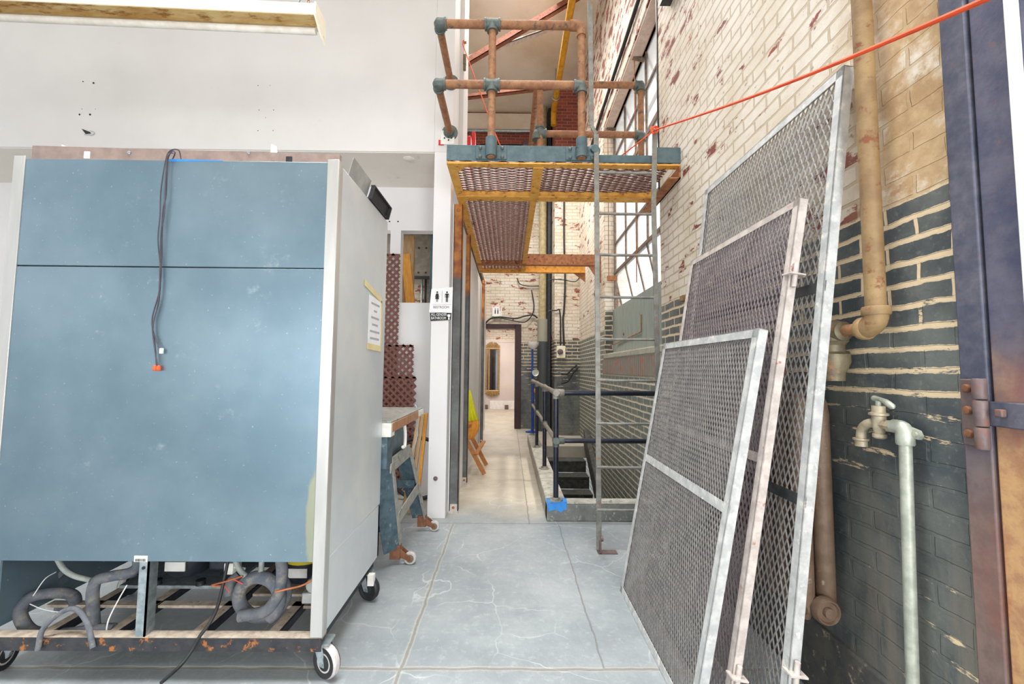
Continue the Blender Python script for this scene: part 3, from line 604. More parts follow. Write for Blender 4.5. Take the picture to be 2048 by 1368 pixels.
for px in (258, 497): MB().lathe([(.008, 0), (.006, .004)], P(px, 305, Y=1.948), (0, -1, 0), 10).build('screw', M['zinc'], tpn)
p = P(174, 310, Y=1.948); MB().box(p.x-.013, p.x+.013, 1.946, 1.95, p.z-.017, p.z+.017).build('sticker', M['label_white'], tpn)
p = P(578, 318, Y=1.948); MB().box(p.x-.014, p.x+.014, 1.946, 1.95, p.z-.012, p.z+.012).build('sticker', M['dark'], tpn)
m = MB(); p, q = P(338, 320, Y=1.846), P(445, 322, Y=1.846); m.hexa((p.x, 1.8455, FT-.006), (q.x, 1.8455, FT-.002), (q.x, 1.8455, FT+.002), (p.x, 1.8455, FT+.006), (0, .03, 0)); m.build('blue_tape', M['tape'], fr)
# loose wires hanging down the back sheet
wr = thing('wire_harness', 'dark wire harness hanging down the refrigerator back panel', 'wires', tuple(P(316, 740, Y=1.83)))
for k, pts in enumerate(([(362, 318), (357, 300), (340, 302), (331, 322), (322, 380), (320, 430), (316, 480), (321, 540), (318, 600), (306, 650), (310, 690), (313, 732)],
                         [(340, 330), (350, 306), (342, 304), (335, 325), (332, 390), (325, 430), (323, 520), (319, 580), (304, 640), (312, 680), (321, 698)],
                         [(346, 306), (338, 308), (333, 330), (329, 420), (322, 470), (318, 590), (308, 640), (305, 660), (312, 715), (316, 732)])):
    yy = 1.836-.003*k
    MB().tube(spline([P(a, b, Y=1.9 if i == 0 else yy) for i, (a, b) in enumerate(pts)], 6), .0026, 8).build('wire', M['wire'], wr)
for px in (310, 317):
    p = P(px, 736, Y=1.833); MB().lathe([(.004, 0), (.008, .006), (.009, .02), (.005, .024)], p+V(0, 0, .012), (0, 0, -1), 10).build('wire_nut', M['orange'], wr)
p = P(323, 702, Y=1.833); MB().box(p.x-.007, p.x+.007, p.y-.005, p.y+.005, p.z-.012, p.z+.012).build('connector', M['label_white'], wr, bevel=.002)
# taped notice on the side
SX = FX1+.0015
nt = thing('paper_notice', 'printed paper notice taped to the refrigerator side', 'notice', (SX, 2.45, 1.35))
y0, y1 = P(738, 600, X=SX).y, P(763, 600, X=SX).y; z1, z0 = P(750, 595, X=SX).z, P(750, 690, X=SX).z
MB().hexa((SX, y0, z0), (SX, y1, z0-.01), (SX, y1, z1-.01), (SX, y0, z1), (.001, 0, 0)).build('sheet', M['paper'], nt)
m = MB(); m.hexa((SX+.001, y0-.08, z1+.035), (SX+.001, y1+.005, z1-.015), (SX+.001, y1+.005, z1+.015), (SX+.001, y0-.08, z1+.07), (.001, 0, 0)); m.hexa((SX+.001, y0-.01, z0-.03), (SX+.001, y1+.01, z0-.035), (SX+.001, y1+.01, z0), (SX+.001, y0-.01, z0+.005), (.001, 0, 0)); m.hexa((SX+.001, y1-.01, z0), (SX+.001, y1+.015, z0), (SX+.001, y1+.015, z1), (SX+.001, y1-.01, z1), (.001, 0, 0))
m.build('tape', M['masking'], nt)
m = MB(); z = z1-.035
for wd in (.8, .3, .75, .55, .9, .85, .6):
    ym = (y0+y1)/2; hw = (y1-y0)*.42*wd; m.hexa((SX+.001, ym-hw, z-.012), (SX+.001, ym+hw, z-.012), (SX+.001, ym+hw, z), (SX+.001, ym-hw, z), (.0006, 0, 0)); z -= .04
m.build('print', M['greyink'], nt)
# pieces lying on the refrigerator top
m = MB(); m.hexa((-.80, 1.99, FT+.003), (-.80, 2.25, FT+.003), (-.775, 2.25, FT+.10), (-.775, 1.99, FT+.10), (.003, 0, 0)); m.box(-.9, -.797, 1.99, 2.25, FT+.002, FT+.006)
tag(m.build('sheet_metal_flap', M['fgrey']), 'bent grey sheet metal flap on the refrigerator top edge', 'metal sheet')
tr = thing('black_tray', 'black plastic tray tipped over the refrigerator top edge', 'tray', (-.79, 2.42, FT))
m = MB(); m.hexa((-.80, 2.27, FT+.003), (-.80, 2.58, FT+.003), (-.775, 2.58, FT+.075), (-.775, 2.27, FT+.075), (.006, 0, 0)); m.build('base', M['black'], tr)
m = MB(); m.bar((-.765, 2.26, FT+.078), (-.765, 2.59, FT+.078), .022, .008); m.bar((-.79, 2.26, FT+.008), (-.79, 2.59, FT+.008), .022, .008); m.bar((-.78, 2.265, FT+.005), (-.762, 2.265, FT+.08), .022, .008, (0, 1, 0)); m.bar((-.78, 2.585, FT+.005), (-.762, 2.585, FT+.08), .022, .008, (0, 1, 0)); m.build('rim', M['black'], tr)
for px, x0 in ((60, -2.2), (550, -1.2)):
    p = P(px, 300, Y=2.0); p.x = max(p.x, FX0+.05); m = MB(); m.prism([(p.x-.03, 2.0, FT), (p.x+.03, 2.0, FT), (p.x+.005, 2.0, p.z+.02), (p.x-.02, 2.0, p.z+.03)], (0, .004, 0))
    tag(m.build('sheet_scrap', M['whitepaint']), 'white scrap sticking up at the '+('left end' if px < 100 else 'right half')+' of the refrigerator top', 'scrap')

# ================================================================== FLUORESCENT LIGHT
fl = thing('fluorescent_light', 'old cream fluorescent strip light hung high at the upper left', 'light', (-2.2, 2.55, 3.45))
Z1 = 3.60; a0, a1 = V(-3.9, 2.42, Z1), V(-1.235, 2.52, Z1)
ww = (a1-a0); n_ = V(ww.y, -ww.x, 0).normalized()
def lp_(f, z): return a0+n_*f+V(0, 0, z), a1+n_*f+V(0, 0, z)
def slab(f0, z0, f1, z1): a, b = lp_(f0, z0); c, d = lp_(f1, z1); return a, b, d, c
m = MB(); m.hexa(*slab(.06, 0, .06, -.075), -n_*.14); m.build('housing', M['cream'], fl, bevel=.004)
m = MB(); m.hexa(*slab(.058, -.077, -.03, -.077), (0, 0, -.003));  m.build('reflector', M['rustcream'], fl)
a, b = lp_(-.045, -.10); m = MB(); m.tube([a, b-V(.03, 0, 0)], .021, 16); m.build('tube', M['tube'], fl)
m = MB(); e = a1; m.prism([e+n_*.065+V(0, 0, .005), e-n_*.085+V(0, 0, .005), e-n_*.10-V(0, 0, .15), e-n_*.02-V(0, 0, .13), e+n_*.065-V(0, 0, .08)], (.012, 0, 0)); m.build('end_cap', M['cream'], fl)
p = a0.lerp(a1, .365)+n_*.061; MB().hexa(p+V(-.04, 0, -.05), p+V(.04, 0, -.05), p+V(.04, 0, -.005), p+V(-.04, 0, -.005), n_*.001).build('label', M['greyink'], fl)
m = MB(); z = Z1
while z < 6.9:
    a_ = 0 if int((z-Z1)/.024) % 2 else 1; pp = [V(-1.30, 2.52, z+.014)+(V(math.cos(t_)*.007, 0, 0) if a_ else V(0, math.cos(t_)*.007, 0))+V(0, 0, math.sin(t_)*.016) for t_ in [2*math.pi*k/8 for k in range(8)]]
    m.tube(pp, .0022, 5, closed=True); z += .024
m.build('chain', M['rust'], fl)
m = MB(); m.cyl((-1.385, 2.52, Z1), (-1.20, 2.55, Z1+.55), .006, 6); m.build('hanger_wire', M['zinc'], fl)

# ================================================================== PLATFORM
pf = thing('steel_platform', 'ochre and teal steel catwalk platform with rusty pipe guard rails', 'platform', (.4, 4, 2.92))
YF, YM, YE = 3.15, 3.81, 6.8; ZB, ZT = 2.93, 3.065; XL, XR = -.50, W(3.15)-.004
m = MB(); m.box(XL, .62, YF-.008, YF+.0, ZB+.02, ZT+.01); m.box(XL, .62, YF, YF+.05, ZT, ZT+.01); m.build('front_channel', M['teal'], pf, bevel=.002)
m = MB(); m.box(.62, XR, YF-.004, YF+.004, ZB+.02, ZB+.08); m.box(1.14, XR, YF-.008, YF, ZB+.02, ZT+.01); m.build('front_channel', M['teal'], pf)
MB().box(XL, XR, YF-.004, YF+.06, ZB, ZB+.012).build('flange', M['ochre'], pf)
m = MB(); m.prism([(XL, YF, ZB-.004), (XL+.17, YF, ZB-.004), (XL+.08, YF+.14, ZB-.004), (XL, YF+.16, ZB-.004)], (0, 0, .006)); m.build('gusset', M['ochre'], pf)
m = MB(); m.box(XL, XL+.07, YF+.05, YE, ZB-.002, ZB+.01); m.box(XL, XL+.01, YF, YE, ZB, ZT); m.build('side_beam', M['ochre'], pf)
m = MB(); m.box(XL, W(3.8)-.004, YM-.05, YM+.05, ZB-.006, ZB+.006); m.box(XL, W(3.8)-.004, YM-.005, YM+.005, ZB, ZT); m.build('cross_beam', M['ochre'], pf)
m = MB(); m.box(.18, .26, YF+.05, YM, ZB-.008, ZB+.004); m.box(.215, .225, YF+.05, YM, ZB, ZT); m.build('cross_beam', M['ochre'], pf)
m = MB(); m.box(.19, .25, YM+.05, YE, ZB-.002, ZB+.008); m.box(.235, .245, YM, YE, ZB, ZT); m.build('side_beam', M['ochre'], pf)
m = MB(); m.box(XL-.01, W(6.3)-.03, 6.28, 6.29, ZB-.005, ZT+.03); m.box(XL-.01, W(6.3)-.03, 6.24, 6.33, ZB-.012, ZB-.004); m.build('cross_beam', M['rust'], pf)
m = MB(); m.box(XL, 1.25, 6.78, 6.79, ZB-.005, ZT+.05); m.box(XL, 1.25, 6.74, 6.83, ZB-.012, ZB-.004); m.build('cross_beam', M['ochre'], pf)
m = MB(); x = W(6.28); m.prism([(x-.22, 6.26, ZB+.02), (x-.001, 6.26, ZT+.05), (x-.001, 6.26, ZB-.28), (x-.06, 6.26, ZB-.22)], (0, .012, 0)); m.build('gusset', M['rust'], pf)
m = MB(); m.prism([(1.05, 6.77, ZB-.01), (1.25, 6.77, ZB-.01), (1.25, 6.77, ZB-.16)], (0, .012, 0)); m.build('gusset', M['rust'], pf)
m = MB(); m.angle((W(YF)-.004, YF+.0, ZB-.10), (W(YM)-.004, YM+.08, ZB-.10), (-.09, 0, 0), (0, 0, .1), .01); m.build('wall_angle', M['rust'], pf)
g = MB(); expanded(g, (XL+.02, YF+.03, ZT-.07), (0, 1, 0), (1, 0, 0), YM-YF-.05, .70, .046, .13, .026, .005, 1.2); g.build('grating', M['grate'], pf, smooth=False)
g = MB(); expanded(g, (.25, YF+.03, ZT-.07), (0, 1, 0), (1, 0, 0), YM-YF-.05, 1.05, .046, .13, .026, .005, 1.2); g.build('grating', M['grate'], pf, smooth=False)
g = MB(); expanded(g, (XL+.02, YM+.03, ZT-.07), (0, 1, 0), (1, 0, 0), YE-YM-.03, .70, .042, .10, .028, .004, 1.6); g.build('grating', M['grate'], pf, smooth=False)
RP = .031; Z2, Z3 = 4.04, 3.545; YR = YF-.04
def rail(*pts): MB().tube([V(p) for p in pts], RP, 14).build('guard_rail', M['rustpipe'], pf)
def fit(p, *dirs):
    m = MB(); p = V(p)
    for d in dirs: m.lathe([(.034, 0), (.040, .0), (.040, .045), (.045, .047), (.045, .062), (.034, .062)], p, d, 16)
    m.lathe([(.001, -.041), (.028, -.03), (.04, 0), (.028, .03), (.001, .041)], p, (0, 0, 1), 16)
    m.build('pipe_fitting', M['fitting'], pf)
XA, XB, XC = -.575, -.152, .548
for z in (Z2, Z3):
    rail((XA, YR, z), (XC, YR, z)); rail((XA, YR, z), (XA, 3.79, z)); fit((XA, YR, z), (1, 0, 0), (0, 1, 0))
    m = MB(); m.lathe([(.075, 0), (.075, .012), (.045, .016), (.040, .05)], (XA, 3.789, z), (0, -1, 0), 18); m.build('wall_flange', M['fitting'], pf)
    fit((XB, YR, z), (1, 0, 0), (-1, 0, 0), (0, 0, -1))
fit((XC, YR, Z3), (-1, 0, 0), (0, 0, -1))
m = MB(); m.tube([V(XC-.09, YR, Z2)]+[V(XC-.04, YR, Z2-.04)+V(math.sin(a)*.04, 0, math.cos(a)*.04) for a in [R_(k*15) for k in range(7)]]+[V(XC, YR, Z2-.09)], .038, 14); m.build('pipe_fitting', M['rustpipe'], pf)
for x in (XB, XC):
    MB().cyl((x, YR, ZB+.03), (x, YR, Z2), RP-.002).build('post', M['rustpipe'], pf)
    m = MB(); m.box(x-.12, x+.12, YF-.018, YF-.008, ZB+.03, ZT+.005)
    m.tube([(x, YR, ZB+.035), (x, YR, ZT+.05)], .044, 18); c = m.build('clamp', M['teal'], pf, bevel=.002)
    for dx in (-.085, .085):
        for dz in (.035, -.035): MB().lathe([(.014, 0), (.014, .006), (.009, .012), (.002, .014)], (x+dx, YF-.018, (ZB+ZT)/2+.015+dz), (0, -1, 0), 10).build('bolt', M['fitting'], c)
m = MB(); m.lathe([(.05, 0), (.05, .012), (.03, .02), (.03, .05)], (XC+.10, YF-.008, ZT-.03), (0, -1, 0), 16); m.build('clamp', M['teal'], pf)
XD, XE, Y3 = .277, 1.245, 3.83; Z4, Z5 = 4.07, 3.575
for z in (Z4, Z5): rail((XD, Y3, z), (XE, Y3, z))
for x in (XD, XE): MB().cyl((x, Y3, ZT), (x, Y3, Z4), RP-.002).build('post', M['rustpipe'], pf)
for z in (Z4, Z5): rail((XD-.03, Y3, z), (XD-.03, 6.7, z+.0))
MB().cyl((XD-.03, 6.7, ZT), (XD-.03, 6.7, Z4), RP-.002).build('post', M['rustpipe'], pf)
for z in (Z4, Z5): fit((XE, Y3, z), (-1, 0, 0), (0, 0, -1))
fit((XD, Y3, Z5), (1, 0, 0), (0, 0, 1)); fit((XD-.03, Y3, Z5), (0, 1, 0), (0, 0, -1))

# steel columns along the corridor partition
for k, (y, x0, x1, zt, lab) in enumerate(((3.955, -.545, -.462, 2.93, 'nearest steel corridor column beside the white pillar'),
                                  (4.90, -.535, -.474, 2.93, 'middle steel corridor column beside the yellow cloth'),
                                  (7.45, -.50, -.452, 2.93, 'farthest steel corridor column in front of the doorway'))):
    c = thing('steel_column', lab, 'column', ((x0+x1)/2, y, 0))
    m = MB(); m.box(x0, x1, y, y+.008, 0, zt); m.box(x0, x0+.008, y, y+.10, 0, zt); m.box(x1-.008, x1, y, y+.09, 0, zt); m.build('shaft', M['column'], c, bevel=.002)
    f = MB(); f.box(x0-.0, x1+.004, y-.035, y+.0, .0, .012); f.box(x0+.01, x1-.006, y-.008, y, .012, .075); f = f.build('foot_angle', M['frame_rusty'], c)
    MB().lathe([(.013, 0), (.012, .006), (.004, .01)], ((x0+x1)/2, y-.008, .045), (0, -1, 0), 10).build('bolt', M['rust'], f)
    MB().lathe([(.018, 0), (.016, .008), (.004, .014)], ((x0+x1)/2, y, zt-.06), (0, -1, 0), 10).build('bolt', M['rust'], c)

# ================================================================== LADDER
ld = thing('ladder', 'thin steel ladder fixed to the platform edge', 'ladder', (.9, 3.12, 0))
def bent(pts): 
    m = MB()
    for a, b in zip(pts[:-1], pts[1:]): m.bar(a, b, .010, .038 if abs((Vector(b)-Vector(a)).z) > .08 else .03, (1, 0, 0) if abs((Vector(b)-Vector(a)).z) > .06 else (0, 1, 0))
    return m.build('side_rail', M['ladder'], ld, bevel=.002)
bent([(.612, 3.10, 4.75), (.622, 3.10, 3.22), (.66, 3.10, 3.15), (.664, 3.10, 1.5), (.671, 3.12, .02)])
bent([(1.115, 3.10, 3.20), (1.098, 3.10, 2.6), (1.11, 3.10, 1.5), (1.118, 3.12, .02)])
for z in (2.85, 2.527, 2.207, 1.883, 1.564, 1.256, .937, .618, .311):
    m = MB(); m.tube([(.655, 3.105, z), (.8, 3.105, z-.004), (1.115, 3.105, z-.003)], .0105, 10); m.build('rung', M['ladder'], ld)
for x in (.671, 1.118):
    m = MB(); m.box(x-.01, x+.13, 3.09, 3.15, 0, .008); m.box(x+.0, x+.012, 3.09, 3.15, 0, .09); m.cyl((x+.012, 3.12, .10), (x+.03, 3.12, .10), .02, 10); m.build('foot_bracket', M['hinge'], ld)
m = MB(); m.bar((.612, 3.10, 4.70), (.40, 3.5, 4.72), .03, .012); m.build('stay', M['ladder'], ld)

# ================================================================== STAIR RAILING
rl = thing('stair_railing', 'black pipe railing with grey tops round the stair pit', 'railing', (.42, 3.79, .16))
RX, RY = .432, 3.80; RZ, RM = 1.12, .69
yy = [3.80, 4.99, 6.34, 7.50]
m = MB(); m.cyl((RX, RY, RZ), (RX, yy[-1], RZ), .024); m.build('top_rail', M['railtop'], rl)
m = MB(); m.cyl((RX, RY, RM), (RX, yy[-1], RM), .022); m.build('mid_rail', M['railtop'], rl)
m = MB(); m.cyl((RX, RY, RZ), (W(3.8)-.002, RY, RZ), .024); m.build('top_rail', M['blackgloss'], rl)
m = MB(); m.cyl((RX, RY, RM), (W(3.8)-.002, RY, RM), .022); m.build('mid_rail', M['blackgloss'], rl)
for k, y in enumerate(yy):
    MB().cyl((RX, y, .165), (RX, y, RZ), .024).build('post', M['blackgloss'] if k < 3 else M['blue'], rl)
    MB().lathe([(.062, 0), (.062, .008), (.038, .012), (.034, .03)], (RX, y, .16), (0, 0, 1), 20).build('base_flange', M['railtop'], rl)
    for z in (RZ, RM):
        m = MB(); m.lathe([(.030, -.04), (.033, -.03), (.033, .03), (.030, .04)], (RX, y, z), (0, 1, 0), 14); m.lathe([(.03, -.055), (.03, 0)], (RX, y, z), (0, 0, 1), 14)
        if k == 0: m.lathe([(.030, 0), (.032, .01), (.032, .07), (.028, .075)], (RX, y, z), (1, 0, 0), 14)
        m.build('fitting', M['railtop'] if z == RZ else M['fitting'], rl)
m = MB(); m.prism([(RX-.09, 3.729, .155), (RX-.07, 3.729, .085), (RX-.01, 3.729, .105), (RX+.04, 3.729, .075), (RX+.06, 3.729, .10), (RX+.085, 3.729, .10), (RX+.09, 3.729, .165)], (0, .002, 0)); m.prism([(RX-.09, 3.729, .1625), (RX+.09, 3.729, .1625), (RX+.10, 3.86, .1625), (RX-.08, 3.86, .1625)], (0, 0, .0015))
tag(m.build('masking_tape', M['tape'], smooth=False), 'torn blue masking tape under the corner railing post', 'tape')

# ================================================================== LEANING MESH SCREENS
def screen(lab, A, B, Ct, Dt, fw, fd, pu, pv, sw, mesh_m, fm, bars, hinges, barm=None, front=None):
    """A near foot, B far foot, Ct near top, Dt far top"""
    A, B, Ct, Dt = map(V, (A, B, Ct, Dt)); u = (B-A).normalized(); v = (Ct-A).normalized(); n = v.cross(u).normalized()
    if n.x > 0: n = -n                               # n looks into the room
    wd, ht = (B-A).length, (Ct-A).length
    s = thing('mesh_screen', lab, 'mesh screen', tuple((A+B)/2), 'wire mesh screens leaning on the right wall')
    def L(p, d, ln, inw):                            # angle iron: flat leg on the face, second leg turned to the wall
        m = MB(); m.angle(p, p+d*ln, inw*fw, -n*fd, .004); return m
    L(A, v, ht, u).build('stile', front or fm, s); L(B, v, ht, -u).build('stile', fm, s)
    L(Ct, u, wd, -v).build('rail', fm, s); L(A, u, wd, v).build('rail', fm, s)
    for z in bars:
        p = A+v*z-n*.004; m = MB(); m.hexa(p, p+u*wd, p+u*wd+v*fw*1.1, p+v*fw*1.1, -n*.004); m.build('mid_rail', barm or fm, s)
    g = MB(); expanded(g, A+u*.008+v*.008-n*.009, u, v, wd-.016, ht-.016, pu, pv, sw, .0022, .6); g.build('mesh', mesh_m, s, smooth=False)
    for z in hinges:
        p = A+v*z-n*fd*.5; m = MB(); m.cyl(p-u*.012-v*.045, p-u*.012+v*.045, .009, 10); m.hexa(p-u*.028-n*.03, p-u*.028+n*.03, p+u*.02+n*.03, p+u*.02-n*.03, v*.006); m.build('hinge_lug', M['frame_rusty'], s)
    return s
screen('tallest wire mesh screen, at the back of the three leaning', (.94, 1.50, 0), (.94, 2.60, 0), (1.243, 1.475, 2.48), (1.243, 2.585, 2.48), .036, .038, .028, .062, .0052, M['mesh_grey'], M['frame_galv'], (.86, 1.64), (.30,), M['blackbar'])
screen('medium dark wire mesh screen, between the other two', (.795, 1.60, 0), (.795, 2.55, 0), (1.105, 1.54, 2.0), (1.105, 2.47, 2.0), .032, .034, .024, .052, .0046, M['mesh_dark'], M['frame_rusty'], (1.0,), (.22, 1.72))
screen('shortest wire mesh screen, in front with a middle bar', (.685, 1.62, 0), (.685, 2.60, 0), (.960, 1.585, 1.5), (.950, 2.55, 1.5), .036, .038, .021, .046, .0044, M['mesh_grey'], M['frame_galv'], (.80,), ())

# ================================================================== RIGHT WALL FITTINGS
def wp(y, z, off): return V(W(y)-off, y, z)
sp = thing('steam_pipe', 'tan rusty steam pipe down the right wall with elbow', 'pipe', tuple(wp(1.38, 1.4, .063)))
MB().cyl(wp(1.38, 1.54, .063), wp(1.38, 7.2, .063), .029, 18).build('riser', M['tanpipe'], sp)
m = MB(); a = [wp(1.38+.045*(1-math.cos(t_)), 1.53-.045*math.sin(t_), .063) for t_ in [R_(k*15) for k in range(7)]]
m.tube(a, .034, 16); m.lathe([(.037, 0), (.040, .004), (.040, .026), (.037, .03)], wp(1.38, 1.525, .063), (0, 0, 1), 18); m.lathe([(.037, 0), (.040, .004), (.040, .022), (.037, .026)], wp(1.415, 1.485, .063), (0, 1, 0), 18); m.build('elbow', M['tanpipe'], sp)
MB().cyl(wp(1.42, 1.485, .063), wp(1.53, 1.485, .063), .022, 14).build('nipple', M['rustpipe'], sp)
m = MB(); m.lathe([(.02, 0), (.036, .01), (.038, .03), (.046, .05), (.048, .10), (.035, .12)], wp(1.51, 1.485, .063), (0, 1, 0), 18); m.lathe([(.03, 0), (.05, .01), (.052, .03), (.040, .045), (.040, .07), (.055, .08), (.056, .11), (.038, .15), (.036, .18)], wp(1.58, 1.48, .063), (0, 0, -1), 18); m.build('valve', M['brass'], sp)
rd = thing('radiator', 'brown cast iron radiator hung on the wall behind the screens', 'radiator', (1.2, 2.1, .37))
for i in range(9):
    y = 1.665+i*.095; m = MB()
    for off, r in ((.065, .036), (.148, .036)): 
        m.tube([wp(y, z, off) for z in (.385, .42, .46, 1.16, 1.21, 1.25)], [.018, .030, r, r, .030, .015], 14)
    m.tube([wp(y, .43, .05), wp(y, .43, .16)], .034, 12); m.tube([wp(y, 1.2, .05), wp(y, 1.2, .16)], .03, 12)
    m.build('section', M['radiator'], rd)
m = MB(); m.lathe([(.05, 0), (.05, .02), (.044, .03), (.040, .03), (.036, .022), (.02, .022), (.018, .035), (.001, .036)], wp(1.63, .435, .10), (0, -1, 0), 24); m.build('end_plug', M['radiator'], rd)
MB().cyl(wp(1.72, 1.22, .065), wp(1.66, 1.36, .063), .024).build('supply_pipe', M['radiator'], rd)
fc = thing('faucet', 'galvanised standpipe with hose faucet on the right wall', 'faucet', tuple(wp(1.325, 0, .035)))
MB().cyl(wp(1.345, .0, .042), wp(1.322, 1.12, .04), .0165, 16).build('standpipe', M['galvpipe'], fc)
m = MB(); m.lathe([(.022, 0), (.024, .004), (.024, .03), (.020, .05)], wp(1.322, 1.105, .04), (0, 0, 1), 16)
m.tube(spline([wp(1.322, 1.14, .04), wp(1.33, 1.158, .04), wp(1.36, 1.16, .04)]), .022, 14); m.prism([wp(1.322, 1.165, .022), wp(1.285, 1.155, .022), wp(1.278, 1.14, .022), wp(1.285, 1.128, .022), wp(1.31, 1.13, .022)], (-.012, 0, 0)); m.cyl(wp(1.292, 1.143, .034), wp(1.292, 1.143, .040), .007, 10); m.build('elbow', M['galvpipe'], fc)
m = MB(); m.lathe([(.016, 0), (.021, .004), (.021, .022), (.014, .028), (.016, .05)], wp(1.355, 1.158, .04), (0, 1, 0), 6)
m.lathe([(.014, -.045), (.020, -.04), (.020, -.03), (.015, -.028), (.020, .0), (.020, .03), (.028, .034), (.028, .04), (.019, .044), (.019, .065)], wp(1.415, 1.155, .04), (0, 0, 1), 16)
a = [wp(1.43, 1.158, .04)]+[wp(1.43+.055*math.sin(t_), 1.11+.05*math.cos(t_), .045) for t_ in [R_(k*15) for k in range(1, 7)]]+[wp(1.487, 1.09, .045)]
m.tube(a, .0155, 14); m.lathe([(.024, 0), (.024, .006), (.019, .01), (.019, .028)], wp(1.487, 1.10, .045), (0, 0, -1), 16); m.build('spigot', M['spigot'], fc)
m = MB(); m.cyl(wp(1.415, 1.21, .04), wp(1.415, 1.24, .04), .008, 10); m.tube([wp(1.43, 1.245, .04), wp(1.40, 1.243, .045), wp(1.36, 1.236, .06), wp(1.325, 1.226, .075), wp(1.315, 1.222, .078)], [.010, .007, .010, .010, .003], 10); m.build('lever_handle', M['galvpipe'], fc)
# wooden bracket stub and clip on the wall behind the screens
m = MB(); m.box(W(3.0)-.07, W(3.0), 2.98, 3.04, 1.84, 1.88); tag(m.build('wall_bracket', M['tanpipe']), 'short tan bracket stub on the wall behind the dark screen', 'bracket')

# orange ropes
tie = V(1.10, 3.07, 3.17)
p0 = PW(1885, 0, .30); p0 = p0+(p0-tie)*.55; mid = (p0+tie)/2-V(0, 0, .05)
m = MB(); m.tube(spline([p0, mid, tie]), .0065, 8)
m.tube([tie+V(math.cos(k*.7)*.024, -.012*math.sin(k*.9), math.sin(k*.7)*.03+.01*math.cos(k)) for k in range(16)], .006, 6)
m.tube(spline([tie, V(.95, 3.3, 3.12), V(.80, 3.55, 3.085)]), .005, 8)
tag(m.build('orange_rope', M['orange']), 'orange rope strung from the ladder top across the brick wall', 'rope')
m = MB(); q0 = V(-.50, 4.1, 4.72)
m.tube([q0+V(.008*math.sin(k*.8), 0, .035*math.cos(k*.8)-.03) for k in range(9)], .004, 6); m.tube(spline([q0+V(0, 0, -.06), V(-.30, 3.98, 4.05), V(-.08, 3.85, 3.42), V(.12, 3.7, 3.075)]), .005, 8)
tag(m.build('orange_rope', M['orange']), 'orange rope drooping from the white wall corner to the platform', 'rope')

# ================================================================== WORK TABLE
wt = thing('work_table', 'dark green steel tool stand table with wood edge on casters', 'table', (-.9, 3.2, 0))
TX = -.735
m = MB(); m.hexa((-1.25, 2.64, .985), (TX, 2.64, .985), (TX+.0, 3.60, .985), (-1.25, 3.60, .985), (0, 0, .012)); m.build('top', M['greenpale'], wt, bevel=.003)
m = MB(); m.box(TX-.02, TX+.004, 2.66, 3.42, .925, .985); m.build('edge_board', M['tabletop'], wt, bevel=.003)
m = MB(); m.box(TX-.12, TX+.002, 2.635, 2.72, .90, .986); m.build('corner_plate', M['label_white'], wt, bevel=.003); m = MB(); m.box(TX-.03, TX+.004, 3.42, 3.61, .94, .986); m.build('corner_plate', M['label_white'], wt, bevel=.003)
def lg(p0, p1, name, mm, w=.075, d=.03): return MB().bar(p0, p1, w, d, (1, 0, 0)).build(name, mm, wt, bevel=.003)
m = MB(); m.box(TX-.09, TX-.02, 2.64, 2.76, .70, .92); m.box(TX-.07, TX-.05, 2.76, 3.20, .70, .93); m.build('apron', M['green'], wt, bevel=.004)
MB().box(TX-.03, TX-.015, 2.76, 3.24, .69, .75).build('apron_rail', M['greenpale'], wt, bevel=.003)
m = MB(); m.tube(spline([V(TX-.01, 3.02, .93), V(TX-.005, 3.03, .86), V(TX-.002, 3.01, .78), V(TX-.002, 2.96, .78)]), .012, 8); m.build('lever', M['label_white'], wt)
NL0, NL1 = V(TX-.02, 2.74, .70), V(TX-.0, 2.92, .11); FL0, FL1 = V(TX-.02, 3.26, .70), V(TX+.06, 3.50, .11)
m = MB(); m.hexa(NL0+V(-.10, -.10, 0), NL0+V(0, 0, 0), NL1+V(0, 0, 0), NL1+V(-.07, -.11, 0), (-.004, .004, 0)); m.build('leg', M['green'], wt)
lg(NL0+V(0, .03, 0), NL1+V(0, .03, 0), 'leg_edge', M['greenpale'], .05, .014)
lg(FL0, FL1, 'leg_edge', M['greenpale'], .05, .014)
m = MB(); m.hexa(FL0+V(-.13, .0, 0), FL0, FL1, FL1+V(-.10, -.02, 0), (0, .004, 0)); m.build('leg', M['green'], wt)
lg(NL0+V(0, -.02, -.015), FL0+V(0, .02, -.015), 'cross_brace', M['greenpale'], .06, .012)
a = NL0.lerp(NL1, .62); b = FL0.lerp(FL1, .50); lg(a+V(.004, .03, -.02), b+V(.004, 0, -.02), 'cross_brace', M['greenpale'], .085, .010)
MB().bar((-1.2, 3.36, .42), (TX, 3.36, .42), .03, .06).build('stretcher', M['green'], wt)
MB().bar((-1.2, 2.84, .30), (TX-.03, 2.84, .30), .03, .10).build('stretcher', M['green'], wt)
for q in (NL1, FL1):
    c = MB(); c.box(q.x-.06, q.x+.01, q.y-.02, q.y+.03, .04, .13); c.prism([(q.x+.01, q.y-.015, .11), (q.x+.01, q.y-.015, .05), (q.x+.075, q.y-.015, .025), (q.x+.085, q.y-.015, .05)], (0, .004, 0)); c.prism([(q.x+.01, q.y+.035, .11), (q.x+.01, q.y+.035, .05), (q.x+.075, q.y+.035, .025), (q.x+.085, q.y+.035, .05)], (0, .004, 0))
    c = c.build('caster', M['castiron'], wt, bevel=.002)
    MB().lathe([(.012, -.016), (.038, -.016), (.041, -.01), (.041, .01), (.038, .016), (.012, .016)], (q.x+.075, q.y+.01, .041), (0, 1, 0), 22).build('wheel', M['tyre'], c)
    MB().lathe([(.004, -.02), (.026, -.018), (.026, .018), (.004, .02)], (q.x+.075, q.y+.01, .041), (0, 1, 0), 18).build('hub', M['brass'], c)
